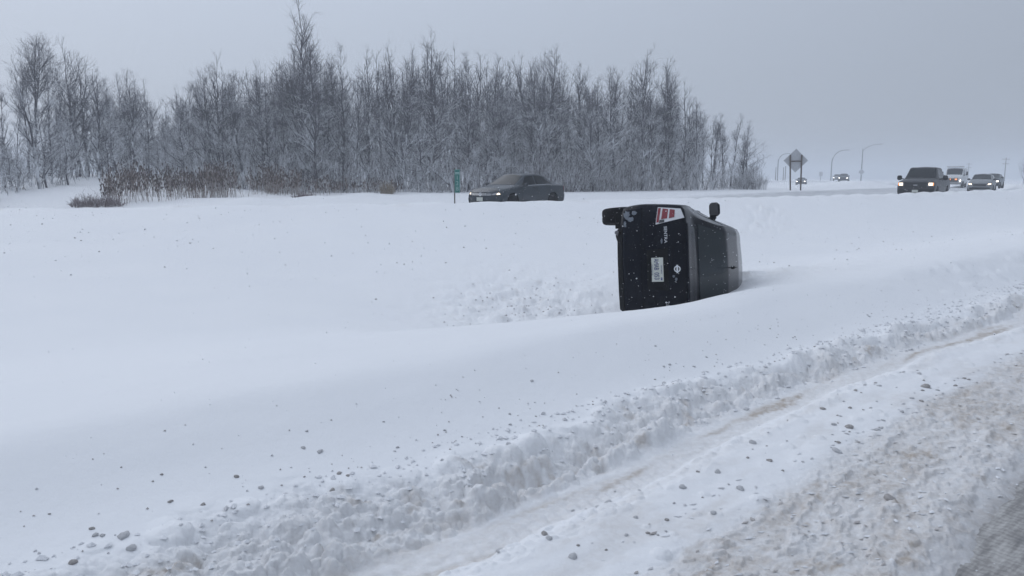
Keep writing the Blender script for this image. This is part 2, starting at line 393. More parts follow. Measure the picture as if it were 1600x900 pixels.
        dr = np.maximum(dr, np.exp(-((T - 2.98) / .09) ** 2) * .30 * (.4 + sst(br, -.1, .4)))
        hn = fbm(X * 4.5, Y * 4.5, 4, 87)
        dr = np.maximum(dr, heap * (.18 + .50 * sst(hn, .18, .5) + .25 * sst(br, .0, .5)))
        dr = np.maximum(dr, .9 * cut * sst(fbm(X * 6, Y * 6, 3, 88), .0, .35))
        sl = 1 - sst(T, 1.12, 1.45)
        dr = np.maximum(dr, sl * (.55 + .4 * sst(br, -.2, .4))); gr = np.maximum(gr, sl * .5)
        rough[nr] = np.maximum(rough[nr], np.clip(heap + pk * .8 + gv * .5 + wall + soft * .18 + .5 * spk, 0, 1))
        z[nr] += dz; dirt[nr] = np.maximum(dirt[nr], dr); grey[nr] = np.maximum(grey[nr], gr)
    return z, np.clip(dirt, 0, 1), np.clip(grey, 0, 1), rough
def gz(x, y): return float(ground(np.array([x]), np.array([y]), True)[0][0])

def snow_material():
    m = bpy.data.materials.new('snow'); m.use_nodes = True; t = m.node_tree; b = t.nodes['Principled BSDF']
    b.inputs['Roughness'].default_value = .75; b.inputs['Specular IOR Level'].default_value = .25
    tc = t.nodes.new('ShaderNodeTexCoord')
    def at(n):
        a = t.nodes.new('ShaderNodeAttribute'); a.attribute_name = n; return a.outputs['Fac']
    n1 = t.nodes.new('ShaderNodeTexNoise'); n1.inputs['Scale'].default_value = 14; n1.inputs['Detail'].default_value = 6; n1.inputs['Roughness'].default_value = .7
    n2 = t.nodes.new('ShaderNodeTexNoise'); n2.inputs['Scale'].default_value = 90; n2.inputs['Detail'].default_value = 4
    n3 = t.nodes.new('ShaderNodeTexNoise'); n3.inputs['Scale'].default_value = .6; n3.inputs['Detail'].default_value = 5
    for n in (n1, n2, n3): t.links.new(tc.outputs['Object'], n.inputs['Vector'])
    base = t.nodes.new('ShaderNodeMix'); base.data_type = 'RGBA'
    base.inputs[6].default_value = (.80, .815, .84, 1); base.inputs[7].default_value = (.86, .87, .88, 1); t.links.new(n3.outputs['Fac'], base.inputs[0])
    # dirt broken up by grain
    mr = t.nodes.new('ShaderNodeMapRange'); mr.inputs[1].default_value = .30; mr.inputs[2].default_value = .70; mr.inputs[3].default_value = .35; mr.inputs[4].default_value = 1.5
    t.links.new(n1.outputs['Fac'], mr.inputs[0])
    mu = t.nodes.new('ShaderNodeMath'); mu.operation = 'MULTIPLY'; mu.use_clamp = True
    t.links.new(at('dirt'), mu.inputs[0]); t.links.new(mr.outputs[0], mu.inputs[1])
    dc = t.nodes.new('ShaderNodeMix'); dc.data_type = 'RGBA'; dc.inputs[6].default_value = (.55, .50, .45, 1); dc.inputs[7].default_value = (.35, .30, .25, 1)
    t.links.new(n2.outputs['Fac'], dc.inputs[0])
    d = t.nodes.new('ShaderNodeMix'); d.data_type = 'RGBA'; t.links.new(mu.outputs[0], d.inputs[0]); t.links.new(base.outputs[2], d.inputs[6]); t.links.new(dc.outputs[2], d.inputs[7])
    g = t.nodes.new('ShaderNodeMix'); g.data_type = 'RGBA'; t.links.new(at('grey'), g.inputs[0]); t.links.new(d.outputs[2], g.inputs[6]); g.inputs[7].default_value = (.36, .37, .39, 1)
    t.links.new(g.outputs[2], b.inputs['Base Color'])
    bp = t.nodes.new('ShaderNodeBump'); bp.inputs['Strength'].default_value = .35; bp.inputs['Distance'].default_value = .012
    bp2 = t.nodes.new('ShaderNodeBump'); bp2.inputs['Strength'].default_value = .25; bp2.inputs['Distance'].default_value = .004
    t.links.new(n1.outputs['Fac'], bp.inputs['Height']); t.links.new(n2.outputs['Fac'], bp2.inputs['Height'])
    t.links.new(bp.outputs[0], bp2.inputs['Normal'])
    # broken, crumbly relief where the snow has been driven over or ploughed
    n4 = t.nodes.new('ShaderNodeTexNoise'); n4.inputs['Scale'].default_value = 26; n4.inputs['Detail'].default_value = 7; n4.inputs['Roughness'].default_value = .72; n4.inputs['Distortion'].default_value = .6
    vo = t.nodes.new('ShaderNodeTexVoronoi'); vo.inputs['Scale'].default_value = 34; vo.feature = 'SMOOTH_F1'
    for n in (n4, vo): t.links.new(tc.outputs['Object'], n.inputs['Vector'])
    sm = t.nodes.new('ShaderNodeMath'); sm.operation = 'MULTIPLY_ADD'; sm.inputs[1].default_value = -.55; t.links.new(vo.outputs['Distance'], sm.inputs[0]); t.links.new(n4.outputs['Fac'], sm.inputs[2])
    sc = t.nodes.new('ShaderNodeMath'); sc.operation = 'MULTIPLY'; t.links.new(sm.outputs[0], sc.inputs[0]); t.links.new(at('rough'), sc.inputs[1])
    bp3 = t.nodes.new('ShaderNodeBump'); bp3.inputs['Strength'].default_value = .55; bp3.inputs['Distance'].default_value = .020
    t.links.new(sc.outputs[0], bp3.inputs['Height']); t.links.new(bp2.outputs[0], bp3.inputs['Normal']); t.links.new(bp3.outputs[0], b.inputs['Normal'])
    return m
M['snow'] = snow_material()

def build_ground():
    # rings whose spacing grows with distance; fine in the sector the photograph looks at, coarse elsewhere
    ys = np.linspace(690, 34, 470); rr = list(CAM_H * FPX / ys)
    while rr[-1] < 110: rr.append(rr[-1] * 1.018)
    while rr[-1] < 1250: rr.append(rr[-1] * 1.09)
    rr = np.array([.8, 1.4, 2.0, 2.5] + [r for r in rr if r > 2.55])
    fa = np.linspace(R(-39), R(39), 860); ca = np.linspace(R(39), R(321), 74)[1:-1]
    aa = np.concatenate([fa, ca]); nA, nR = len(aa), len(rr)
    Rr, Aa = np.meshgrid(rr, aa, indexing='ij'); X = (Rr * np.sin(Aa)).ravel(); Y = (Rr * np.cos(Aa)).ravel()
    Z, D, G, RO = ground(X, Y)
    V = np.stack([X, Y, Z], -1); V = np.concatenate([V, [[0, 0, -.06]]])
    i = np.arange(nR - 1)[:, None]; j = np.arange(nA)[None, :]; j2 = (j + 1) % nA
    q = np.stack(np.broadcast_arrays(i * nA + j, i * nA + j2, (i + 1) * nA + j2, (i + 1) * nA + j), -1).reshape(-1, 4)[:, ::-1]
    c = len(V) - 1; j = np.arange(nA); tri = np.stack([np.full(nA, c), (j + 1) % nA, j], -1)
    me = mesh_np('snow_ground', V, [q, tri], True, [M['snow']])
    for n, a in (('dirt', D), ('grey', G), ('rough', RO)):
        at = me.attributes.new(n, 'FLOAT', 'POINT'); at.data.foreach_set('value', np.concatenate([a, [0.]]).astype(np.float32))
    o = obj('snow_ground', me); o['kind'] = 'structure'; o['label'] = 'snow covered roadside with ploughed bank, median ditch and fields'
    return o
build_ground()

def build_road():
    m = bpy.data.materials.new('slushy_asphalt'); m.use_nodes = True; t = m.node_tree; b = t.nodes['Principled BSDF']
    tc = t.nodes.new('ShaderNodeTexCoord')
    wv = t.nodes.new('ShaderNodeTexWave'); wv.wave_type = 'BANDS'; wv.bands_direction = 'X'; wv.inputs['Scale'].default_value = 7; wv.inputs['Distortion'].default_value = 7.0; wv.inputs['Detail'].default_value = 3; wv.inputs['Detail Scale'].default_value = 3
    nz = t.nodes.new('ShaderNodeTexNoise'); nz.inputs['Scale'].default_value = 5; nz.inputs['Detail'].default_value = 8; nz.inputs['Roughness'].default_value = .7
    mp = t.nodes.new('ShaderNodeMapping'); mp.inputs['Scale'].default_value = (.5, 3.0, 1); t.links.new(tc.outputs['Object'], mp.inputs[0])
    t.links.new(tc.outputs['Object'], wv.inputs['Vector']); t.links.new(mp.outputs[0], nz.inputs['Vector'])
    ad = t.nodes.new('ShaderNodeMath'); ad.operation = 'MULTIPLY_ADD'; ad.inputs[1].default_value = .07; t.links.new(wv.outputs['Fac'], ad.inputs[0]); t.links.new(nz.outputs['Fac'], ad.inputs[2])
    cr = t.nodes.new('ShaderNodeValToRGB'); e = cr.color_ramp.elements
    e[0].position = .30; e[0].color = (.09, .09, .095, 1); e[1].position = .78; e[1].color = (.58, .57, .55, 1)
    x = e.new(.52); x.color = (.26, .25, .24, 1)
    t.links.new(ad.outputs[0], cr.inputs[0]); t.links.new(cr.outputs[0], b.inputs['Base Color']); b.inputs['Roughness'].default_value = .45
    bp = t.nodes.new('ShaderNodeBump'); bp.inputs['Strength'].default_value = .5; bp.inputs['Distance'].default_value = .01; t.links.new(ad.outputs[0], bp.inputs['Height']); t.links.new(bp.outputs[0], b.inputs['Normal'])
    # a long crowned strip in road coordinates, x along the road
    xs = np.linspace(-150, 150, 121); ts = np.linspace(-8.4, 1.5, 12)
    T, X = np.meshgrid(ts, xs, indexing='ij'); Z = -.008 - .0012 * (T + 3.5) ** 2 * .2
    n, k = T.shape; V = np.stack([X, T, Z], -1).reshape(-1, 3)
    i = np.arange(n - 1)[:, None]; j = np.arange(k - 1)[None, :]
    q = np.stack(np.broadcast_arrays(i * k + j, i * k + j + 1, (i + 1) * k + j + 1, (i + 1) * k + j), -1).reshape(-1, 4)
    o = obj('road', mesh_np('road', V, [q], True, [m]), rot=(0, 0, math.pi / 2 - RA)); o['kind'] = 'structure'
    o['label'] = 'slush covered asphalt lane with tyre tread marks'
build_road()

# ------------------------------------------------------------------ vehicles
class Shell:
    """a car body skin: control curves along x (0 = rear bumper, L = nose), ring of nine points from sill to roof"""
    KEYS = ('w', 'zb', 'zm', 'ws', 'zs', 'wg', 'zg', 'wt', 'ze', 'zt')
    def __init__(s, L, rear_prof, front_prof, rbow, fbow, smooth=.10, n=90, **cur):
        s.L = L; s.xs = np.linspace(0, L, n); s.rp, s.fp, s.rb, s.fb = rear_prof, front_prof, rbow, fbow
        dx = L / (n - 1); k = max(1, int(round(smooth / dx))); ker = np.exp(-np.linspace(-2, 2, 2 * k + 1) ** 2); ker /= ker.sum()
        s.c = {}
        for key in s.KEYS:
            a = np.array(cur[key], float); v = np.interp(s.xs, a[:, 0], a[:, 1]); s.c[key] = np.convolve(np.pad(v, k, mode='edge'), ker, 'valid')
        s.w0 = s.c['w'].max()
    def ring9(s, x):
        g = {k: np.interp(x, s.xs, v) for k, v in s.c.items()}
        return np.array([(0, g['zb']), (.82 * g['w'], g['zb']), (.97 * g['w'], g['zb'] + .07), (g['w'], g['zm']), (g['ws'], g['zs']),
                         (g['wg'], g['zg']), (g['wt'], g['ze']), (g['wt'] * .55, g['zt'] - (g['zt'] - g['ze']) * .22), (0, g['zt'])])
    def end_dx(s, y, z, x):
        r = max(0, 1 - x / .42) ** 2; f = max(0, 1 - (s.L - x) / .42) ** 2; q = (abs(y) / s.w0) ** 2.6
        return r * (np.interp(z, *s.rp) + s.rb * q) - f * (np.interp(z, *s.fp) + s.fb * q)
    def P(s, x, v, side=1):
        c = s.ring9(x); i = int(min(max(math.floor(v), 0), 7)); f = v - i
        p = [c[max(i - 1, 0)] if i > 0 else c[0] * np.array([-1, 1]), c[i], c[i + 1], c[i + 2] if i + 2 < 9 else c[7] * np.array([-1, 1])]
        if i > 0 and i + 2 < 9: pass
        t1 = .5 * (p[2] - p[0]) * .75; t2 = .5 * (p[3] - p[1]) * .75
        if i in (4, 5): t1 = (p[2] - p[1]) * (.6 if i == 5 else .8); t2 = (p[2] - p[1]) * .8
        h = (2 * f ** 3 - 3 * f ** 2 + 1) * p[1] + (f ** 3 - 2 * f ** 2 + f) * t1 + (-2 * f ** 3 + 3 * f ** 2) * p[2] + (f ** 3 - f ** 2) * t2
        return np.array([x + s.end_dx(h[0], h[1], x), h[0] * side, h[1]])
    def body(s, sub=4):
        vs_ = np.linspace(0, 8, 8 * sub + 1); nv = len(vs_); V = []; f = []; mb = MB()
        for x in s.xs:
            half = [s.P(x, v) for v in vs_]
            V.append(np.array(half[:-1] + [half[-1]] + [p * np.array([1, -1, 1]) for p in half[-2:0:-1]]))
        V = np.array(V); n, m = V.shape[:2]; F = []
        for i in range(n - 1):
            for j in range(m): F.append((i * m + j, (i + 1) * m + j, (i + 1) * m + (j + 1) % m, i * m + (j + 1) % m))
        mb.add(V.reshape(-1, 3), F)
        for ring, e in ((V[0], 0), (V[-1], s.L)):
            g = []; K = 9
            for a in range(nv):
                l = ring[a]; row = []
                for k in range(K):
                    y = l[1] * (1 - 2 * k / (K - 1)); row.append((e + s.end_dx(y, l[2], e), y, l[2]))
                g.append(row)
            mb.sheet(np.array(g if e == 0 else g[::-1]))
        return mb
    def cap(s, corners, end='rear', off=.006, ny=7, nz=7, depth=.02):
        """patch on the rear or front face; corners (y,z) x4 going round"""
        c = np.array(corners, float); g = np.zeros((nz, ny, 3)); e = 0 if end == 'rear' else s.L; sg = -1 if end == 'rear' else 1
        for i in range(nz):
            for j in range(ny):
                a, b = i / (nz - 1), j / (ny - 1)
                y, z = (c[0] * (1 - a) + c[3] * a) * (1 - b) + (c[1] * (1 - a) + c[2] * a) * b
                g[i, j] = (e + s.end_dx(y, z, e) + sg * off, y, z)
        return MB().sheet(g, inward=(-sg, 0, 0), depth=depth)
    def skin(s, xb, xt, v0, v1, side=1, off=.004, n=12, m=6, depth=.01):
        """patch on the skin: x range xb at v0, xt at v1"""
        g = np.zeros((m, n, 3)); e = 1e-2
        for i in range(m):
            b = i / (m - 1); v = v0 + (v1 - v0) * b
            for j in range(n):
                a = j / (n - 1); x0 = xb[0] + (xt[0] - xb[0]) * b; x1 = xb[1] + (xt[1] - xb[1]) * b; x = x0 + (x1 - x0) * a
                p = s.P(x, v, side); du = s.P(x + e, v, side) - s.P(x - e, v, side); dv = s.P(x, min(v + .02, 8), side) - s.P(x, v - .02, side)
                nn = -np.cross(du, dv) * side; nn /= np.linalg.norm(nn) + 1e-9; g[i, j] = p + nn * off
                if i == m // 2 and j == n // 2: nc = nn
        return MB().sheet(g, inward=-nc, depth=depth)
    def top(s, x0, x1, v0=6.15, off=.004, n=10, m=11, depth=.01, x0s=None, x1s=None):
        """patch over the top from side to side between x0 and x1 (x0s, x1s: values at the sides)"""
        g = np.zeros((m, n, 3)); e = 1e-2; x0s = x0 if x0s is None else x0s; x1s = x1 if x1s is None else x1s
        for i in range(m):
            q = -1 + 2 * i / (m - 1); v = v0 + (8 - v0) * (1 - abs(q)); sd = 1 if q >= 0 else -1; k = q * q
            for j in range(n):
                a = j / (n - 1); x = (x0 + (x0s - x0) * k) * (1 - a) + (x1 + (x1s - x1) * k) * a
                p = s.P(x, v, sd); d = s.P(x + e, v, sd) - s.P(x - e, v, sd); nn = np.array([-d[2], 0, d[0]]); nn /= np.linalg.norm(nn); g[i, j] = p + nn * off
        return MB().sheet(g, inward=(0, 0, -1), depth=depth)

def shift(mb, dx):
    for i in range(len(mb.v)): mb.v[i] = mb.v[i] + np.array([dx, 0, 0])
    return mb

def cut_wheels(body, spots, r, width=.32):
    """real wheel housings, cut out of the body"""
    for (x, y, z) in spots:
        mb = MB().lathe_y([(-width / 2, r), (width / 2, r)], 32, (x, y, z)); c = obj('cut', mb.mesh('cut', M['black_plastic']))
        c.parent = body.parent; md = body.modifiers.new('b', 'BOOLEAN'); md.object = c; md.solver = 'EXACT'; md.operation = 'DIFFERENCE'
        dg = bpy.context.evaluated_depsgraph_get(); dg.update(); me = bpy.data.meshes.new_from_object(body.evaluated_get(dg))
        body.modifiers.clear(); old = body.data; body.data = me; bpy.data.meshes.remove(old)
        cm = c.data; bpy.data.objects.remove(c); bpy.data.meshes.remove(cm)
    return body

_wheel_cache = {}
def wheel(parent, c, side, r=.315, w=.205, tilt=0):
    key = (r, w)
    if key not in _wheel_cache:
        h = w / 2
        ty = MB().lathe_y([(-h, r * .66), (-h, r * .90), (-h * .86, r * .97), (-h * .6, r), (-.01, r), (-.008, r * .985), (.008, r * .985), (.01, r), (h * .6, r), (h * .86, r * .97), (h, r * .90), (h, r * .66)], 40)
        rm = MB().lathe_y([(-h * .7, r * .665), (h * .78, r * .665), (h * .82, r * .60), (h * .45, r * .56), (h * .40, r * .2), (h * .62, r * .15), (h * .62, .01)], 32)
        for k in range(5):
            a = 2 * math.pi * k / 5; rr = Matrix.Rotation(-a, 3, 'Y')
            rm.box(np.array(rr @ Vector((r * .38, h * .62, 0))), (r * .46, .03, r * .16), rot=rr)
        _wheel_cache[key] = (ty.mesh('tyre', M['rubber']), rm.mesh('rim', M['rim']))
    t, rm = _wheel_cache[key]
    o = obj('wheel', t, parent, c, (tilt, 0, 0 if side > 0 else math.pi))
    obj('rim', rm, o); return o

def text_mesh(body, size, m, depth=.004, align='CENTER'):
    cu = bpy.data.curves.new('txt', 'FONT'); cu.body = body; cu.size = size; cu.align_x = align; cu.align_y = 'CENTER'; cu.extrude = depth; cu.resolution_u = 3
    o = bpy.data.objects.new('txt', cu); COL.objects.link(o); dg = bpy.context.evaluated_depsgraph_get(); dg.update()
    me = bpy.data.meshes.new_from_object(o.evaluated_get(dg)); bpy.data.objects.remove(o); bpy.data.curves.remove(cu)
    me.materials.clear(); me.materials.append(m); return me

def sedan_shell(L=4.57, W=.895, H=1.51, deck=1.13, deck_x=.50, belt=.96, hood=.97, rear_glass=(.50, 1.22), header=2.62, cowl=3.42):
    r0, r1 = rear_glass
    return Shell(L, ([.2, .34, .5, .62, .72, .95, 1.12, 1.2], [.10, .015, 0, .015, .045, .055, .09, .12]),
                 ([.15, .3, .45, .6, .75, .95], [.16, .05, .0, .02, .12, .42]), .17, .42, smooth=.10,
                 w=[(0, W * .94), (.12, W * .96), (.7, W * .985), (L - 1.0, W), (L - .3, W * .97), (L, W * .93)],
                 zb=[(0, .27), (.35, .24), (.8, .19), (L - .9, .18), (L - .3, .20), (L, .22)],
                 zm=[(0, .58), (1, .60), (L - 1, .58), (L, .48)],
                 ws=[(0, W * .90), (.5, W * .93), (1.2, W * .945), (L - 1.2, W * .94), (L - .4, W * .88), (L, W * .84)],
                 zs=[(0, deck - .10), (.5, deck - .08), (r1, belt + .03), (header, belt - .02), (cowl, belt - .06), (L - .5, .80), (L, .62)],
                 wg=[(0, W * .84), (.45, W * .85), (r1, W * .89), (header, W * .90), (cowl, W * .90), (L - .4, W * .80), (L, W * .76)],
                 zg=[(0, deck - .05), (.5, deck - .04), (r1, belt + .065), (header, belt + .02), (cowl, belt - .01), (L - .5, .83), (L, .66)],
                 wt=[(0, W * .72), (r0, W * .76), (r1 - .1, W * .645), (1.9, W * .64), (header, W * .655), (cowl, W * .80), (L - .4, W * .62), (L, W * .58)],
                 ze=[(0, deck - .03), (r0, deck - .01), (r1, H - .11), (1.9, H - .055), (header - .1, H - .085), (cowl, hood + .0), (L - .5, .865), (L, .69)],
                 zt=[(0, deck - .01), (r0, deck + .02), (r1 - .02, H - .055), (1.9, H), (header, H - .035), (cowl, hood + .05), (L - .5, .90), (L, .71)])

M['smear'] = mat('smear', (.15, .17, .20), .85, vary=.35, scale=60)
def overturned_sedan():
    S = sedan_shell(); L = S.L
    root = thing('overturned_car', 'black sedan lying on its side in the snowy ditch', 'car')
    # fitted pose: lying on its right side, tail towards the road, nose dipping into the ditch
    fw = Vector((.4052, .9079, -.1073)); lf = Vector((-.0349, .1326, .9906)); up = Vector((.9136, -.3976, .0854))
    fw.normalize(); up = (up - fw * up.dot(fw)).normalized(); lf = up.cross(fw)
    mt = Matrix((fw, lf, up)).transposed().to_4x4(); mt.translation = Vector(CAR_POS) + Vector((.04, 0, -.03)); root.matrix_world = mt
    bp = M['black_paint']
    body = S.body().build('body', bp, root, auto=30)
    sp = [(x, y, .32) for x in (.98, 3.66) for y in (.80, -.80)]
    cut_wheels(body, sp, .37)
    for (x, y, z) in sp: wheel(root, (x, y * .975, .09 if x < 2 else .20), 1 if y > 0 else -1, .318, .215)
    # glass
    S.top(.56, 1.20, 6.35, .006, x0s=.60, x1s=1.14).build('rear_window', M['dark_glass'], root)
    S.top(2.66, 3.36, 6.3, .006, x0s=2.74, x1s=3.3).build('windshield', M['dark_glass'], root)
    for sd in (1, -1):
        S.skin((1.22, 2.02), (1.42, 2.02), 5.12, 5.88, sd, .005).build('side_window', M['dark_glass'], root)
        S.skin((2.10, 3.10), (2.10, 2.66), 5.12, 5.88, sd, .005).build('side_window', M['dark_glass'], root)
        for x in (1.36, 2.28):
            p = S.P(x, 3.75, sd); MB().box(p + np.array([0, .02 * sd, 0]), (.2, .035, .035), bevel=.012).build('door_handle', bp, root)
        for x in (1.18, 2.06, 3.08):   # door shut lines
            S.skin((x, x + .008), (x, x + .008), 2.3, 4.9, sd, .0025, n=2, m=14).build('door_seam', M['black_plastic'], root)
        # mirror
        p = S.P(2.98, 4.95, sd)
        mr = MB(); mr.box(p + np.array([0.02, .04 * sd, .03]), (.09, .12, .10), bevel=.02)
        mr.box(p + np.array([.0, .145 * sd, .06]), (.13, .22, .165), bevel=.04); mi = mr.build('mirror', bp, root)
        MB().box(p + np.array([-.068, .145 * sd, .06]), (.006, .19, .125), bevel=.003).build('mirror_glass', M['smoked_lens'], mi)
    # rear face
    S.cap([(.60, .60), (-.60, .60), (-.66, 1.075), (.66, 1.075)], 'rear', .010, 13, 9, .03).build('trunk_lid', bp, root)
    S.top(.035, .50, 6.5, .008, x0s=.06, x1s=.48, depth=.02).build('deck_lid', bp, root)
    S.cap([(.78, .31), (-.78, .31), (-.80, .555), (.80, .555)], 'rear', .022, 15, 7, .04).build('bumper', bp, root)
    S.cap([(.50, .225), (-.50, .225), (-.55, .30), (.55, .30)], 'rear', .012, 9, 3, .04).build('bumper_valance', M['black_plastic'], root)
    S.cap([(.25, .625), (-.25, .625), (-.27, .89), (.27, .89)], 'rear', .013, 5, 5).build('plate_recess', M['black_plastic'], root)
    S.cap([(.30, .895), (-.30, .895), (-.32, .935), (.32, .935)], 'rear', .022, 7, 3).build('trunk_trim', bp, root)
    MB().box((.047 + .30 - .30, 0, 1.135), (.06, 1.15, .03), bevel=.012).build('spoiler_lip', bp, root)
    for sd in (1, -1):
        tl = S.cap([(.800 * sd, .755), (.575 * sd, .735), (.645 * sd, 1.09), (.765 * sd, 1.04)], 'rear', .020, 9, 9, .05).build('tail_light', M['clear_lens'], root)
        S.cap([(.790 * sd, .762), (.600 * sd, .745), (.603 * sd, .775), (.785 * sd, .795)], 'rear', .025, 7, 3).build('red_lens', M['red_lens'], tl)
        S.cap([(.780 * sd, .818), (.640 * sd, .805), (.648 * sd, .880), (.765 * sd, .888)], 'rear', .025, 7, 5).build('red_lens', M['red_lens'], tl)
        S.cap([(.765 * sd, .910), (.645 * sd, .902), (.658 * sd, .970), (.752 * sd, .972)], 'rear', .025, 7, 5).build('red_lens', M['red_lens'], tl)
        S.cap([(.632 * sd, .785), (.592 * sd, .778), (.600 * sd, .845), (.634 * sd, .845)], 'rear', .027, 5, 5).build('reverse_lens', M['smoked_lens'], tl)
    xr = lambda y, z: S.end_dx(y, z, 0)
    # number plate
    pl = MB().box((xr(0, .76) - .024, 0, .755), (.008, .305, .152), bevel=.003).build('number_plate', M['plate_white'], root)
    def rear_text(txt, size, y, z, m, parent, off, sx=1.0):
        me = text_mesh(txt, size, m, .002); o = obj('lettering', me, parent)
        # reads left to right seen from behind the car
        mm = Matrix(((0, 0, -1), (-1, 0, 0), (0, 1, 0))).to_4x4(); mm.translation = (xr(y, z) - off, y, z)
        o.matrix_local = mm @ Matrix.Scale(sx, 4, (1, 0, 0)); return o
    rear_text('AMAB', .088, .068, .742, M['plate_blue'], pl, .030, .62); rear_text('053', .088, -.082, .742, M['plate_blue'], pl, .030, .72)
    rear_text('ONTARIO', .024, 0, .806, M['plate_blue'], pl, .030); rear_text('YOURS TO DISCOVER', .014, 0, .690, M['plate_blue'], pl, .030)
    MB().box((xr(0, .8) - .031, -.118, .805), (.003, .035, .02)).build('plate_sticker', M['plate_blue'], pl)
    rear_text('SENTRA', .056, .440, .865, M['badge'], root, .032, 1.05); rear_text('2.0', .060, -.44, .865, M['badge'], root, .034)
    # round emblem with a cross bar
    em = MB()
    for a0 in range(24):
        a, b = 2 * math.pi * a0 / 24, 2 * math.pi * (a0 + 1) / 24; x0 = xr(0, 1.0) - .022
        v = [(x0 + dx, rr * math.cos(t_), 1.0 + rr * math.sin(t_)) for dx in (0, .012) for t_ in (a, b) for rr in (.028, .041)]
        em.add(v, [(0, 1, 3, 2), (4, 6, 7, 5), (1, 5, 7, 3), (0, 2, 6, 4)])
    em.box((xr(0, 1.0) - .018, 0, 1.0), (.012, .104, .020)); em.build('emblem', M['badge'], root, auto=20)
    # roof antenna
    p = S.P(1.52, 8); an = MB(); an.box(p + np.array([0, 0, .01]), (.07, .04, .03), bevel=.01); an.tube([p + np.array([0, 0, .02]), p + np.array([-.42, 0, .11])], [.006, .003], 6)
    an.build('antenna', M['black_plastic'], root)
    # underside: axle beam, muffler, exhaust pipe, floor pan, mud flaps
    MB().tube([(.98, .62, .20), (1.05, .3, .26), (1.05, -.3, .26), (.98, -.62, .20)], .05, 10).build('axle_beam', M['black_plastic'], root)
    MB().box((.36, .47, .245), (.40, .22, .15), bevel=.05).build('muffler', M['black_plastic'], root)
    ex = MB(); ex.tube([(.7, .3, .24), (2.5, .1, .22)], .03, 8); ex.tube([(.2, .48, .22), (.03, .5, .235)], .027, 10); ex.build('exhaust_pipe', M['rim'], root)
    for sd in (1, -1): MB().box((.66, .70 * sd, .16), (.015, .22, .24), bevel=.006).build('mud_flap', M['black_plastic'], root)
    # snow smeared on the bumper corner and boot lid
    gs = np.random.default_rng(3)
    for (y, z, ry, rz_) in ((.72, .36, .06, .05), (.66, .42, .035, .05), (.74, .46, .03, .04), (.60, .345, .05, .02), (-.13, .985, .022, .016), (-.09, .955, .02, .016), (.36, .815, .04, .012), (-.52, .70, .05, .02), (-.56, .64, .04, .03), (-.60, .78, .05, .02)):
        gp = np.zeros((5, 5, 3))
        for i in range(5):
            for j in range(5):
                a, b = (i - 2) / 2, (j - 2) / 2; q = 1 / max(1e-6, math.hypot(a, b)) * max(abs(a), abs(b)) if (a or b) else 1; k = gs.uniform(.65, 1.1)
                yy, zz = y + a * q * ry * k, z + b * q * rz_ * k; gp[i, j] = (xr(yy, zz) - .030 - .006 * (1 - max(abs(a), abs(b))), yy, zz)
        MB().sheet(gp, inward=(1, 0, 0), depth=.01).build('stuck_snow', M['smear'], root)
    return root
overturned_sedan()

def lamp_quad(S, pts, end, m, name, parent, off=.02, n=6): return S.cap(pts, end, off, n, n, .03).build(name, m, parent)

def place(root, px, Y, az, z=None):
    """stand a vehicle at pixel column px and distance Y, nose towards the camera along azimuth az (degrees)"""
    x = at_y(px, Y); h = (-math.sin(R(az)), -math.cos(R(az)))
    root.location = (x, Y, z if z is not None else .45); root.rotation_euler = (0, 0, math.atan2(h[1], h[0]))

def recentre(root, dx):
    for o in root.children: o.location.x -= dx

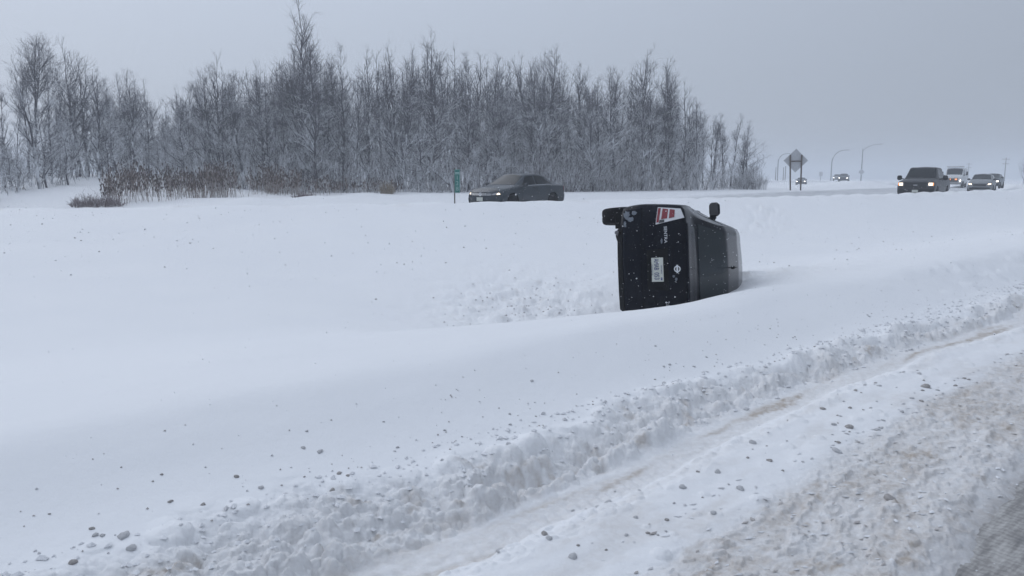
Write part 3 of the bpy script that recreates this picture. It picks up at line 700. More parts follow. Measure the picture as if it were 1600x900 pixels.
def grey_sedan():
    S = sedan_shell(L=4.65, W=.89, H=1.45, deck=1.02, belt=.93, hood=.93, rear_glass=(.62, 1.35), header=2.62, cowl=3.45)
    root = thing('grey_sedan', 'dark grey sedan with headlights on driving past the green marker', 'car')
    g = M['grey_paint']; body = S.body().build('body', g, root, auto=30)
    sp = [(x, y, .32) for x in (1.03, 3.70) for y in (.79, -.79)]; cut_wheels(body, sp, .37)
    for (x, y, z) in sp: wheel(root, (x, y * .98, .318), 1 if y > 0 else -1, .318, .21)
    S.top(.68, 1.30, 6.35, .006, x0s=.72, x1s=1.26).build('rear_window', M['car_glass'], root)
    S.top(2.68, 3.42, 6.22, .006, x0s=2.74, x1s=3.34).build('windshield', M['car_glass'], root)
    for sd in (1, -1):
        S.skin((.98, 1.28), (1.34, 1.38), 5.15, 5.80, sd, .005, n=6).build('side_window', M['car_glass'], root)
        S.skin((1.32, 2.06), (1.42, 2.06), 5.12, 5.88, sd, .005).build('side_window', M['car_glass'], root)
        S.skin((2.13, 3.12), (2.13, 2.68), 5.12, 5.88, sd, .005).build('side_window', M['car_glass'], root)
        S.skin((1.0, 3.10), (1.0, 3.10), 4.93, 5.04, sd, .008, n=20, m=3).build('window_trim', M['chrome'], root)
        for x in (1.42, 2.32):
            p = S.P(x, 3.85, sd); MB().box(p + np.array([0, .02 * sd, 0]), (.2, .035, .035), bevel=.012).build('door_handle', g, root)
        for x in (1.24, 2.09, 3.12): S.skin((x, x + .012), (x, x + .012), 2.3, 4.9, sd, .003, n=2, m=14).build('door_seam', M['black_plastic'], root)
        p = S.P(3.02, 4.95, sd); mr = MB(); mr.box(p + np.array([0.02, .06 * sd, .02]), (.06, .10, .04), bevel=.015); mr.box(p + np.array([0, .17 * sd, .06]), (.12, .22, .14), bevel=.045); mr.build('mirror', g, root)
        hl = lamp_quad(S, [(.50 * sd, .60), (.80 * sd, .62), (.815 * sd, .745), (.52 * sd, .665)], 'front', M['lamp_housing'], 'headlight', root, .025)
        lamp_quad(S, [(.66 * sd, .625), (.755 * sd, .63), (.765 * sd, .70), (.67 * sd, .675)], 'front', M['headlamp_on'], 'lamp', hl, .034)
        lamp_quad(S, [(.60 * sd, .30), (.74 * sd, .30), (.74 * sd, .38), (.60 * sd, .37)], 'front', M['smoked_lens'], 'fog_light', root)
        lamp_quad(S, [(.84 * sd, .74), (.50 * sd, .74), (.50 * sd, .90), (.80 * sd, .93)], 'rear', M['red_lens'], 'tail_light', root)
    gr = S.cap([(.50, .585), (-.50, .585), (-.52, .665), (.52, .665)], 'front', .018, 11, 4).build('grille', M['grille'], root)
    for z in (.605, .645): S.cap([(.49, z - .006), (-.49, z - .006), (-.49, z + .006), (.49, z + .006)], 'front', .026, 11, 2).build('grille_bar', M['chrome'], gr)
    S.cap([(.70, .26), (-.70, .26), (-.62, .40), (.62, .40)], 'front', .014, 11, 4).build('air_intake', M['grille'], root)
    x = S.L + S.end_dx(0, .625, S.L); em = MB()
    for a0 in range(20):
        a, b = 2 * math.pi * a0 / 20, 2 * math.pi * (a0 + 1) / 20
        v = [(x + .035 + dx, rr * math.cos(t_), .628 + rr * math.sin(t_)) for dx in (0, -.02) for t_ in (a, b) for rr in (.052, .068)]
        em.add(v, [(0, 1, 3, 2), (4, 6, 7, 5), (1, 5, 7, 3), (0, 2, 6, 4)])
    for (y0, z0, y1, z1) in ((-.028, .045, 0, .005), (.028, .045, 0, .005), (-.048, .02, -.022, -.05), (-.022, -.05, 0, -.005), (0, -.005, .022, -.05), (.022, -.05, .048, .02)):
        em.tube([(x + .03, y0, .628 + z0), (x + .03, y1, .628 + z1)], .008, 5)
    em.build('emblem', M['badge'], root)
    MB().box((S.L + S.end_dx(0, .45, S.L) + .02, 0, .45), (.01, .305, .14), bevel=.004).build('number_plate', M['plate_white'], root)
    recentre(root, S.L / 2); return root
place(grey_sedan(), 808, 31.0, 38, .45)

def pickup():
    L, W, H = 5.75, .99, 1.95
    S = Shell(L, ([.4, 1.3], [0, .02]), ([.3, .5, .6, 1.0, 1.18, 1.3], [.08, 0, .02, .03, .10, .22]), .06, .16, smooth=.07,
              w=[(0, W), (L - .6, W), (L, W * .95)], zb=[(0, .52), (.6, .42), (L - .8, .38), (L, .42)], zm=[(0, .85), (L, .80)],
              ws=[(0, W * .97), (L - .5, W * .95), (L, W * .90)], zs=[(0, 1.24), (1.75, 1.22), (4.2, 1.14), (L - .3, 1.08), (L, 1.02)],
              wg=[(0, W * .95), (1.7, W * .95), (1.8, W * .91), (4.1, W * .91), (L - .4, W * .86), (L, W * .82)], zg=[(0, 1.27), (1.7, 1.27), (1.85, 1.25), (4.2, 1.19), (L - .3, 1.13), (L, 1.05)],
              wt=[(0, W * .90), (1.70, W * .90), (1.82, W * .72), (3.5, W * .70), (4.22, W * .84), (L - .4, W * .78), (L, W * .74)],
              ze=[(0, 1.28), (1.70, 1.28), (1.84, H - .11), (3.5, H - .09), (4.22, 1.22), (L - .3, 1.16), (L, 1.07)],
              zt=[(0, 1.29), (1.70, 1.29), (1.84, H - .03), (2.6, H), (3.45, H - .03), (4.24, 1.27), (L - .3, 1.20), (L, 1.09)])
    root = thing('pickup_truck', 'dark grey crew cab pickup with lit headlights on far road', 'pickup truck'); g = M['truck_paint']
    body = S.body().build('body', g, root, auto=30); sp = [(x, y, .40) for x in (1.15, 4.80) for y in (.86, -.86)]; cut_wheels(body, sp, .47, .36)
    for (x, y, z) in sp: wheel(root, (x, y, .40), 1 if y > 0 else -1, .40, .26)
    S.top(3.52, 4.18, 6.2, .008, x0s=3.58, x1s=4.12).build('windshield', M['car_glass'], root)
    S.top(1.72, 1.82, 6.4, .006).build('rear_window', M['car_glass'], root)
    for sd in (1, -1):
        S.skin((1.95, 2.72), (1.98, 2.72), 5.15, 5.85, sd, .006).build('side_window', M['car_glass'], root)
        S.skin((2.82, 3.92), (2.82, 3.52), 5.15, 5.85, sd, .006).build('side_window', M['car_glass'], root)
        for x in (2.0, 2.95):
            p = S.P(x, 3.9, sd); MB().box(p + np.array([0, .02 * sd, 0]), (.22, .04, .045), bevel=.012).build('door_handle', g, root)
        for x in (1.9, 2.77, 3.98): S.skin((x, x + .014), (x, x + .014), 2.3, 4.9, sd, .003, n=2, m=12).build('door_seam', M['black_plastic'], root)
        p = S.P(3.72, 4.98, sd); mr = MB(); mr.tube([p + np.array([0, -.03 * sd, .02]), p + np.array([.02, .2 * sd, .05])], .03, 8); mr.box(p + np.array([.02, .29 * sd, .11]), (.13, .26, .27), bevel=.06); mr.build('mirror', M['black_plastic'], root)
        hl = lamp_quad(S, [(.60 * sd, .84), (.91 * sd, .84), (.91 * sd, 1.06), (.62 * sd, 1.04)], 'front', M['lamp_housing'], 'headlight', root, .025)
        lamp_quad(S, [(.66 * sd, .88), (.84 * sd, .88), (.84 * sd, 1.02), (.66 * sd, 1.02)], 'front', M['headlamp_on'], 'lamp', hl, .036)
        lamp_quad(S, [(.855 * sd, .87), (.90 * sd, .87), (.90 * sd, 1.03), (.855 * sd, 1.03)], 'front', M['amber_on'], 'marker_lamp', hl, .036, 4)
    gr = S.cap([(.56, .70), (-.56, .70), (-.58, 1.05), (.58, 1.05)], 'front', .02, 9, 6).build('grille', M['grille'], root)
    for z in (.80, .90, .98): S.cap([(.55, z - .018), (-.55, z - .018), (-.55, z + .018), (.55, z + .018)], 'front', .032, 9, 2).build('grille_bar', M['black_plastic'], gr)
    S.cap([(.10, .86), (-.10, .86), (-.10, .93), (.10, .93)], 'front', .04, 5, 4).build('emblem', M['lamp_housing'], root)
    S.cap([(.92, .46), (-.92, .46), (-.93, .66), (.93, .66)], 'front', .05, 13, 5, .08).build('bumper', M['black_plastic'], root)
    MB().box((L + .05, 0, .56), (.012, .305, .152), bevel=.004).build('number_plate', M['plate_white'], root)
    recentre(root, L / 2); return root
place(pickup(), 1443, 45.5, 37, .40)

def suv(name, label, paint, lamp, H=1.68, L=4.6, W=.91, detail=True):
    S = Shell(L, ([.3, 1.0], [0, .05]), ([.3, .5, .8, 1.0], [.08, 0, .06, .25]), .10, .25, smooth=.09, n=60,
              w=[(0, W * .96), (.5, W), (L - .5, W), (L, W * .94)], zb=[(0, .36), (.6, .26), (L - .6, .25), (L, .28)], zm=[(0, .7), (L, .6)],
              ws=[(0, W * .95), (L - .5, W * .93), (L, W * .86)], zs=[(0, 1.08), (2, 1.04), (3.3, 1.0), (L - .3, .90), (L, .78)],
              wg=[(0, W * .9), (3.3, W * .9), (L - .4, W * .82), (L, W * .78)], zg=[(0, 1.13), (2, 1.09), (3.3, 1.05), (L - .3, .95), (L, .82)],
              wt=[(0, W * .72), (.3, W * .70), (2.5, W * .70), (3.35, W * .82), (L - .4, W * .68), (L, W * .64)],
              ze=[(0, 1.15), (.42, H - .12), (2.4, H - .09), (3.35, 1.07), (L - .3, .97), (L, .84)],
              zt=[(0, 1.16), (.42, H - .04), (1.5, H), (2.4, H - .03), (3.38, 1.12), (L - .3, 1.0), (L, .86)])
    root = thing(name, label, 'car'); S.body(3).build('body', paint, root, auto=30)
    S.top(2.48, 3.30, 6.2, .008, x0s=2.54, x1s=3.24).build('windshield', M['car_glass'], root)
    S.top(.05, .38, 6.3, .008).build('rear_window', M['car_glass'], root)
    for sd in (1, -1):
        S.skin((.55, 1.5), (.62, 1.5), 5.15, 5.85, sd, .006).build('side_window', M['car_glass'], root)
        S.skin((1.58, 3.02), (1.58, 2.5), 5.15, 5.85, sd, .006).build('side_window', M['car_glass'], root)
        p = S.P(2.95, 4.98, sd); MB().box(p + np.array([0, .13 * sd, .07]), (.12, .24, .16), bevel=.05).build('mirror', M['black_plastic'], root)
        hl = lamp_quad(S, [(.52 * sd, .68), (.84 * sd, .70), (.85 * sd, .82), (.54 * sd, .78)], 'front', M['lamp_housing'], 'headlight', root, .025)
        lamp_quad(S, [(.58 * sd, .69), (.80 * sd, .70), (.80 * sd, .80), (.60 * sd, .77)], 'front', lamp, 'lamp', hl, .04)
        for x in (.95, 3.65): wheel(root, (x, W * .92 * sd, .34), sd, .34, .22)
    S.cap([(.46, .56), (-.46, .56), (-.48, .76), (.48, .76)], 'front', .02, 9, 5).build('grille', M['grille'], root)
    S.cap([(.75, .32), (-.75, .32), (-.72, .46), (.72, .46)], 'front', .02, 9, 4).build('bumper', M['black_plastic'], root)
    recentre(root, L / 2); return root
place(suv('silver_suv', 'silver grey suv with lit headlights nearest the right edge', M['silver_paint'], M['headlamp_on'], H=1.62), 1534, 66, 36, .45)
place(suv('following_car', 'dark car showing one headlight behind the silver grey suv', M['grey_paint'], M['headlamp_white'], H=1.55), 1549, 80, 38, .62)
place(suv('distant_car', 'small hazy car with two headlights behind the big diamond sign', M['grey_paint'], M['headlamp_white'], H=1.5), 1252, 150, 24, .30)
place(suv('distant_car', 'hazy dark car with two headlights between the curved and straight lamp posts', M['grey_paint'], M['headlamp_white'], H=1.6), 1318, 150, 26, .95)
place(suv('distant_car', 'faint pale car just left of the hazy dark car', M['silver_paint'], M['headlamp_white'], H=1.6), 1308, 185, 25, 1.0)

def work_truck():
    L, W = 6.4, 1.10
    S = Shell(L, ([.4, 1.3], [0, .02]), ([.3, .6, 1.2, 1.5], [.05, 0, .03, .15]), .05, .18, smooth=.07, n=60,
              w=[(0, W), (4.2, W), (4.4, W * .92), (L, W * .86)], zb=[(0, .6), (L, .5)], zm=[(0, 1.0), (L, .95)], ws=[(0, W * .98), (4.3, W * .96), (4.6, W * .88), (L, W * .80)],
              zs=[(0, 1.5), (5.0, 1.45), (L, 1.30)], wg=[(0, W * .96), (4.3, W * .94), (4.9, W * .86), (L, W * .76)], zg=[(0, 1.55), (5.0, 1.5), (L, 1.34)],
              wt=[(0, W * .90), (4.3, W * .82), (5.1, W * .80), (L, W * .66)], ze=[(0, 2.45), (4.2, 2.42), (5.05, 1.54), (L, 1.37)], zt=[(0, 2.55), (4.2, 2.52), (5.08, 1.60), (L, 1.42)])
    root = thing('work_truck', 'pale work truck with roof visor and amber lamps behind the pickup', 'truck'); g = M['white_paint']
    S.body(3).build('body', g, root, auto=30)
    S.top(4.3, 4.98, 6.2, .008, x0s=4.34, x1s=4.94).build('windshield', M['car_glass'], root)
    MB().box((4.1, 0, 2.66), (.5, 1.9, .16), bevel=.05).build('roof_visor', g, root)
    for sd in (1, -1):
        S.skin((3.4, 4.75), (3.4, 4.3), 5.15, 5.85, sd, .006).build('side_window', M['car_glass'], root)
        p = S.P(4.6, 5.0, sd); mr = MB(); mr.tube([p, p + np.array([.1, .28 * sd, .25])], .025, 6); mr.box(p + np.array([.1, .33 * sd, .32]), (.1, .2, .46), bevel=.04); mr.build('mirror', M['black_plastic'], root)
        hl = lamp_quad(S, [(.62 * sd, .86), (.90 * sd, .86), (.90 * sd, 1.06), (.62 * sd, 1.06)], 'front', M['lamp_housing'], 'headlight', root, .025)
        lamp_quad(S, [(.70 * sd, .88), (.86 * sd, .88), (.86 * sd, 1.03), (.70 * sd, 1.03)], 'front', M['headlamp_white'], 'lamp', hl, .04)
        lamp_quad(S, [(.22 * sd, 1.02), (.46 * sd, 1.02), (.46 * sd, 1.20), (.22 * sd, 1.20)], 'front', M['amber_on'], 'warning_lamp', root, .05)
        for x in (1.3, 5.3): wheel(root, (x, W * .86 * sd, .45), sd, .45, .28)
    S.cap([(.56, .80), (-.56, .80), (-.56, 1.24), (.56, 1.24)], 'front', .02, 9, 5).build('grille', M['grille'], root)
    MB().box((L + .06, 0, .62), (.16, 2.0, .26), bevel=.05).build('bumper', M['lamp_housing'], root)
    recentre(root, L / 2); return root
place(work_truck(), 1492, 96, 35, .42)
# ------------------------------------------------------------------ signs and posts
def marker_sign():
    Y = 33.0; x = at_y(714, Y); z0 = gz(x, Y)
    # a low berm may stand in front of the foot of the post
    root = thing('distance_marker', 'narrow green distance marker on a post, left of the grey sedan', 'sign', (x, Y, z0)); s = Y / FPX
    zt = CAM_H + (278 - 265) * s - z0; zb = CAM_H + (278 - 301) * s - z0
    MB().box((-.10, .04, zt / 2 - .05), (.05, .05, zt - .1 + .3), bevel=.008).build('post', M['post_wood'], root)
    w = .23; pn = MB().box((.02, 0, (zt + zb) / 2), (w, .012, zt - zb), bevel=.004).build('panel', M['sign_green'], root)
    h = zt - zb
    fr = MB()
    for sx in (-1, 1): fr.box((.02 + sx * (w / 2 - .012), -.009, (zt + zb) / 2), (.010, .006, h - .03))
    for z in (zt - .012, zb + .012, zt - h * .21): fr.box((.02, -.010, z), (w - .03, .006, .010))
    fr.box((.02, -.009, zt - h * .15), (w - .05, .006, h * .05)); fr.build('border', M['sign_text'], pn)
    for i, ch in enumerate('128'):
        obj('numeral', text_mesh(ch, .25, M['sign_text'], .003), pn, (.02, -.010, zt - h * (.36 + .235 * i)), (math.pi / 2, 0, 0))
marker_sign()

def diamond_sign():
    Y = 57.0; x = at_y(1241, Y); z0 = .9; s = Y / FPX
    z0 = gz(x, Y)
    root = thing('warning_sign', 'large diamond road sign seen from behind on two posts', 'sign', (x, Y, z0), R(-8))
    zc = CAM_H + (278 - 251.5) * s - z0; hd = 18.2 * s
    for sx, lean in ((-.40, -.055), (.40, -.02)):
        p = MB(); p.tube([(sx - lean * 2.2, -.06, -.3), (sx, -.06, zc - .2), (sx + lean * .3, -.06, zc + .42)], .055, 8); p.build('post', M['post_wood'], root)
    MB().box((0, -.05, zc - .05), (.80, .05, .08), bevel=.01).build('crossbar', M['post_wood'], root)
    MB().box((0, .02, zc), (hd * math.sqrt(2), .01, hd * math.sqrt(2)), rot=Matrix.Rotation(math.pi / 4, 3, 'Y'), bevel=.004).build('panel', M['sign_metal'], root)
diamond_sign()

def lamp_post(px, top_py, base_z, Y, arm_px, kind, label):
    s = Y / FPX; x = at_y(px, Y); H = CAM_H + (278 - top_py) * s - base_z; A = arm_px * s
    root = thing('street_lamp', label, 'street lamp', (x, Y, base_z), 0, 'hazy street lamps by the far road')
    if kind == 'curved':
        rad = A * .85; pts = [(0, 0, 0), (0, 0, H - rad)] + [(rad * (1 - math.cos(a)), 0, H - rad + rad * math.sin(a)) for a in np.linspace(.2, math.pi / 2, 8)] + [(A, 0, H + .05)]
        MB().tube(pts, np.linspace(.16, .075, len(pts)), 8).build('pole', M['pole_metal'], root)
    else:
        MB().tube([(0, 0, 0), (0, 0, H * .88)], [.16, .09], 8).build('pole', M['pole_metal'], root)
        MB().tube([(0, 0, H * .82), (A * .25, 0, H * .92), (A * .6, 0, H * .985), (A, 0, H)], [.07, .06, .055, .05], 8).build('arm', M['pole_metal'], root)
    MB().box((A + .1, 0, H + .02), (.85, .3, .16), bevel=.05).build('lamp_head', M['pole_metal'], root)
lamp_post(1214.5, 241, .8, 225, 15, 'curved', 'curved street lamp partly behind the large diamond sign')
lamp_post(1298, 235.5, .8, 215, 23, 'curved', 'curved street lamp standing alone right of the diamond sign')
lamp_post(1345, 226.5, .8, 195, 27, 'arm', 'straight street lamp with side arm above a small diamond sign')

def thin_pole(px, top_py, Y, label, cross=False):
    s = Y / FPX; x = at_y(px, Y); z0 = .7; H = CAM_H + (278 - top_py) * s - z0
    root = thing('utility_pole', label, 'pole', (x, Y, z0))
    MB().tube([(0, 0, 0), (0, 0, H)], [.15, .11], 8).build('pole', M['post_wood'], root)
    if cross:
        for k, z in enumerate((H - .5, H - 2.0)):
            MB().box((0, 0, z), (2.6 - .4 * k, .12, .14)).build('crossarm', M['post_wood'], root)
    else:
        MB().box((0, 0, H), (.2, .2, .2), bevel=.05).build('cap', M['pole_metal'], root)
thin_pole(1211.5, 262, 260, 'thin hazy pole just left of the leftmost curved street lamp')
thin_pole(1223.5, 262, 250, 'left one of two thin hazy poles behind the diamond sign')
thin_pole(1226.5, 260, 240, 'right one of two thin hazy poles behind the diamond sign')
thin_pole(1569, 247, 250, 'faint utility pole with crossarms above the silver suv', True)
thin_pole(1512, 255, 330, 'very faint utility pole with crossarms above the work truck', True)

def small_diamond():
    Y = 193.0; x = at_y(1345, Y); s = Y / FPX; zc = CAM_H + (278 - 269) * s; z0 = .8
    root = thing('small_sign', 'small hazy diamond sign at the foot of the straight street lamp', 'sign', (x, Y, z0))
    MB().tube([(0, .05, 0), (0, .05, zc - z0 + .5)], .06, 6).build('post', M['pole_metal'], root)
    MB().box((0, 0, zc - z0), (1.1, .03, 1.1), rot=Matrix.Rotation(math.pi / 4, 3, 'Y')).build('panel', M['sign_metal'], root)
small_diamond()
def faint_board():
    Y = 260.0; x = at_y(1282, Y); s = Y / FPX; z0 = .7; zc = CAM_H + (278 - 272) * s - z0
    root = thing('faint_board', 'very faint square road sign between two curved street lamps', 'sign', (x, Y, z0))
    MB().tube([(0, .08, 0), (0, .08, zc)], .09, 6).build('post', M['pole_metal'], root)
    MB().box((0, 0, zc), (1.2, .04, 1.5), bevel=.02).build('panel', M['sign_metal'], root)
faint_board()
# ------------------------------------------------------------------ bare trees
def bark(name, col, snow, stretch=1.0):
    m = mat(name, col, .9, vary=.35, scale=6); t = m.node_tree; b = t.nodes['Principled BSDF']; src = b.inputs['Base Color'].links[0].from_socket
    b.inputs['Specular IOR Level'].default_value = .15
    g = t.nodes.new('ShaderNodeNewGeometry'); sp = t.nodes.new('ShaderNodeSeparateXYZ'); t.links.new(g.outputs['Normal'], sp.inputs[0])
    nz = t.nodes.new('ShaderNodeTexNoise'); nz.inputs['Scale'].default_value = 1.3; nz.inputs['Detail'].default_value = 4; t.links.new(g.outputs['Position'], nz.inputs['Vector'])
    a = t.nodes.new('ShaderNodeMath'); a.operation = 'MULTIPLY_ADD'; a.inputs[1].default_value = 2.4; a.inputs[2].default_value = -1.2; t.links.new(nz.outputs['Fac'], a.inputs[0])
    ad = t.nodes.new('ShaderNodeMath'); ad.operation = 'ADD'; t.links.new(sp.outputs['Z'], ad.inputs[0]); t.links.new(a.outputs[0], ad.inputs[1])
    # wind has cleared the tops: less snow higher up
    pz = t.nodes.new('ShaderNodeSeparateXYZ'); t.links.new(g.outputs['Position'], pz.inputs[0])
    hz = t.nodes.new('ShaderNodeMath'); hz.operation = 'MULTIPLY_ADD'; hz.inputs[1].default_value = -.070; hz.inputs[2].default_value = .30; t.links.new(pz.outputs['Z'], hz.inputs[0])
    a3 = t.nodes.new('ShaderNodeMath'); a3.operation = 'ADD'; t.links.new(ad.outputs[0], a3.inputs[0]); t.links.new(hz.outputs[0], a3.inputs[1]); ad = a3
    r = t.nodes.new('ShaderNodeMapRange'); r.inputs[1].default_value = .10; r.inputs[2].default_value = .42; r.inputs[4].default_value = snow; t.links.new(ad.outputs[0], r.inputs[0])
    mx = t.nodes.new('ShaderNodeMix'); mx.data_type = 'RGBA'; t.links.new(r.outputs[0], mx.inputs[0]); t.links.new(src, mx.inputs[6]); mx.inputs[7].default_value = (.80, .82, .85, 1)
    t.links.new(mx.outputs[2], b.inputs['Base Color']); return m
M['bark'] = bark('bark', (.098, .095, .108), 1.0)
M['twig'] = bark('twig', (.104, .101, .115), 1.0)
M['brush'] = bark('brush', (.095, .085, .090), .85)
M['weed'] = bark('weed', (.23, .18, .155), .45)
M['seed_head'] = mat('seed_head', (.085, .064, .058), .9, vary=.4)
M['tuft'] = mat('tuft', (.27, .22, .16), .9, vary=.3)

def tubes(P, Rd, n=3):
    """P (m,k,3) polylines, Rd (m,k) radii -> verts, quads"""
    m, k = P.shape[:2]; T = np.gradient(P, axis=1); T /= np.linalg.norm(T, axis=2, keepdims=True) + 1e-9
    ref = np.where(np.abs(T[..., 2:3]) < .9, np.array([0, 0, 1.]), np.array([1., 0, 0])); A = np.cross(T, ref); A /= np.linalg.norm(A, axis=2, keepdims=True) + 1e-9; B = np.cross(T, A)
    th = 2 * math.pi * np.arange(n) / n + .5
    V = P[:, :, None, :] + Rd[:, :, None, None] * (A[:, :, None, :] * np.cos(th)[None, None, :, None] + B[:, :, None, :] * np.sin(th)[None, None, :, None])
    idx = np.arange(m * k * n).reshape(m, k, n); a = idx[:, :-1, :]; b = idx[:, 1:, :]
    F = np.stack([a, np.roll(a, -1, 2), np.roll(b, -1, 2), b], -1).reshape(-1, 4)
    return V.reshape(-1, 3), F
def join_tubes(parts):
    V, F, o = [], [], 0
    for v, f in parts: V.append(v); F.append(f + o); o += len(v)
    return np.concatenate(V), np.concatenate(F)

def grow(base, dirs, length, k, bend_up, wander, g):
    """polylines from base points along dirs, curving upward"""
    m = len(base); P = np.zeros((m, k, 3)); P[:, 0] = base; d = dirs.copy(); step = (length / (k - 1))[:, None]
    for i in range(1, k):
        d = d + np.array([0, 0, 1.0]) * bend_up[:, None] / k + g.normal(0, wander, (m, 3)); d /= np.linalg.norm(d, axis=1, keepdims=True); P[:, i] = P[:, i - 1] + d * step
    return P
def side_dirs(T, ang, g):
    """unit directions leaving axes T at angle ang with random roll"""
    m = len(T); ref = np.where(np.abs(T[:, 2:3]) < .9, np.array([0, 0, 1.]), np.array([1., 0, 0])); A = np.cross(T, ref); A /= np.linalg.norm(A, axis=1, keepdims=True); B = np.cross(T, A)
    ph = g.random(m) * 2 * math.pi; n = A * np.cos(ph)[:, None] + B * np.sin(ph)[:, None]
    return T * np.cos(ang)[:, None] + n * np.sin(ang)[:, None]
def on_lines(P, Rd, idx, u):
    k = P.shape[1]; f = u * (k - 1); i = np.clip(f.astype(int), 0, k - 2); q = (f - i)[:, None]
    p = P[idx, i] * (1 - q) + P[idx, i + 1] * q; T = P[idx, i + 1] - P[idx, i]; T /= np.linalg.norm(T, axis=1, keepdims=True) + 1e-9
    r = Rd[idx, i] * (1 - q[:, 0]) + Rd[idx, i + 1] * q[:, 0]; return p, T, r

def make_tree(seed, H, n1=34, spread=.30, lean=.02, low=.12, fork=False, ang=(38, 62), up=.9, twigs=1.0, r0=None):
    """-> (trunk mesh, crown mesh)"""
    g = np.random.default_rng(seed); k = 12; r0 = r0 or (.035 + .0075 * H)
    t = np.linspace(0, 1, k); ax = np.zeros((1, k, 3)); w = np.cumsum(g.normal(0, .012 * H, (k, 2)), 0) * .55; w -= w[0]
    ax[0, :, 0] = w[:, 0] + lean * H * t ** 1.5; ax[0, :, 1] = w[:, 1]; ax[0, :, 2] = H * t - .25 * (t == 0)
    rad = (r0 * (1 - .93 * t ** .9))[None]
    stems, srad = ax, rad
    if fork:
        p, T, r = on_lines(ax, rad, np.zeros(2, int), np.array([.32, .45])); d = side_dirs(T, np.radians([24., 20.]), g)
        F = grow(p, d, np.array([.6, .5]) * H, k, np.array([1.2, 1.2]), .05, g); fr = r[:, None] * .8 * (1 - .93 * np.linspace(0, 1, k))[None]
        stems = np.concatenate([ax, F]); srad = np.concatenate([rad, fr])
    trunk = tubes(stems, srad, 6)
    ns = len(stems); idx = g.integers(0, ns, n1 * ns); u = low + (.985 - low) * g.random(n1 * ns) ** .85
    p, T, r = on_lines(stems, srad, idx, u); a = np.radians(g.uniform(ang[0], ang[1], len(u)) * (1.15 - .45 * u))
    d = side_dirs(T, a, g); h = p[:, 2] / H
    L = spread * H * (.35 + .75 * np.sin(np.clip(h, 0, 1) * 2.6 + .25)) * (1.02 - h) ** .55 * g.uniform(.5, 1.25, len(u)) + .25
    B1 = grow(p, d, L, 6, up * g.uniform(.3, 1.3, len(u)), .09, g); R1 = np.minimum(r * .7, .013 + .020 * L)[:, None] * (1 - .82 * np.linspace(0, 1, 6))[None]
    c1 = tubes(B1, R1, 4)
    m2 = int(6.5 * twigs * len(u)); i2 = g.choice(len(u), m2, p=L / L.sum()); u2 = g.uniform(.18, 1, m2); p, T, r = on_lines(B1, R1, i2, u2)
    d = side_dirs(T, np.radians(g.uniform(28, 60, m2)), g); L2 = L[i2] * g.uniform(.18, .55, m2) * (1.15 - .55 * u2) + .12
    B2 = grow(p, d, L2, 5, g.uniform(.2, 1.0, m2), .12, g); R2 = np.minimum(r * .7, .0125)[:, None] * (1 - .6 * np.linspace(0, 1, 5))[None] + .0015; c2 = tubes(B2, R2, 3)
    m3 = int(3.4 * m2); i3 = g.choice(m2, m3, p=L2 / L2.sum()); u3 = g.uniform(.15, 1, m3); p, T, r = on_lines(B2, R2, i3, u3)
    d = side_dirs(T, np.radians(g.uniform(25, 60, m3)), g); L3 = g.uniform(.14, .5, m3) * (.6 + .04 * H)
    B3 = grow(p, d, L3, 3, g.uniform(.2, .9, m3), .14, g); R3 = np.full((m3, 3), .0052) * np.array([1, .8, .5]); c3 = tubes(B3, R3, 3)
    v, f = join_tubes([c1, c2, c3])
    return mesh_np('trunk', trunk[0], [trunk[1]], True, [M['bark']]), mesh_np('crown', v, [f], False, [M['twig']])

def plant(name, kit, label, x, y, h, rz, group, cat='tree', sx=1.0, z=None):
    H0, (tm, cm) = kit; sc = h / H0
    r = thing(name, label, cat, (x, y, (gz0(x, y) if z is None else z) - .05), rz, group); r.scale = (sc * sx, sc * sx, sc); k_ = .10 if random.random() < .12 else .03; r.rotation_euler = (random.gauss(0, k_), random.gauss(0, k_), rz)
    obj('trunk', tm, r); obj('crown', cm, r); return r
def gz0(x, y): return float(ground(np.array([x]), np.array([y]), False)[0][0])

KIT = {}
for i in range(7): KIT[f'slim{i}'] = (10.0, make_tree(100 + i, 10.0, n1=40, spread=.25, low=.08, ang=(34, 64), up=1.0))
for i in range(4): KIT[f'wide{i}'] = (10.0, make_tree(200 + i, 10.0, n1=36, spread=.36, low=.14, fork=(i % 2 == 0), ang=(35, 65), up=.9, twigs=1.0))
for i in range(3): KIT[f'low{i}'] = (6.0, make_tree(300 + i, 6.0, n1=44, spread=.34, low=.06, ang=(50, 85), up=.5))
for i in range(3): KIT[f'sapling{i}'] = (6.0, make_tree(400 + i, 6.0, n1=26, spread=.20, low=.12, lean=.10, ang=(28, 50), up=1.0, twigs=.75))
KIT['tall'] = (12.5, make_tree(527, 12.5, n1=56, spread=.25, low=.14, ang=(34, 60), up=1.0, twigs=.8))

# skyline of the wood in the photograph: column -> top row, and distance of its front edge
SKY_PX = np.array([-60, 0, 30, 62, 95, 125, 170, 215, 270, 320, 370, 420, 470, 510, 560, 620, 680, 740, 790, 850, 880, 925, 960, 1000, 1040, 1075, 1100, 1135, 1165, 1190])
SKY_PY = np.array([140, 150, 115, 66, 110, 74, 105, 115, 135, 120, 95, 88, 60, 62, 70, 75, 66, 82, 90, 78, 92, 96, 105, 84, 118, 145, 175, 190, 200, 262])
FR_PX = np.array([-60, 0, 100, 200, 300, 500, 700, 900, 1100, 1190]); FR_Y = np.array([31, 33, 40, 49, 49, 47, 47, 50, 57, 62])
def tree_height(px, y, zb, k): return max(1.5, CAM_H + (278 - (np.interp(px, SKY_PX, SKY_PY) * k + 278 * (1 - k))) * y / FPX - zb)

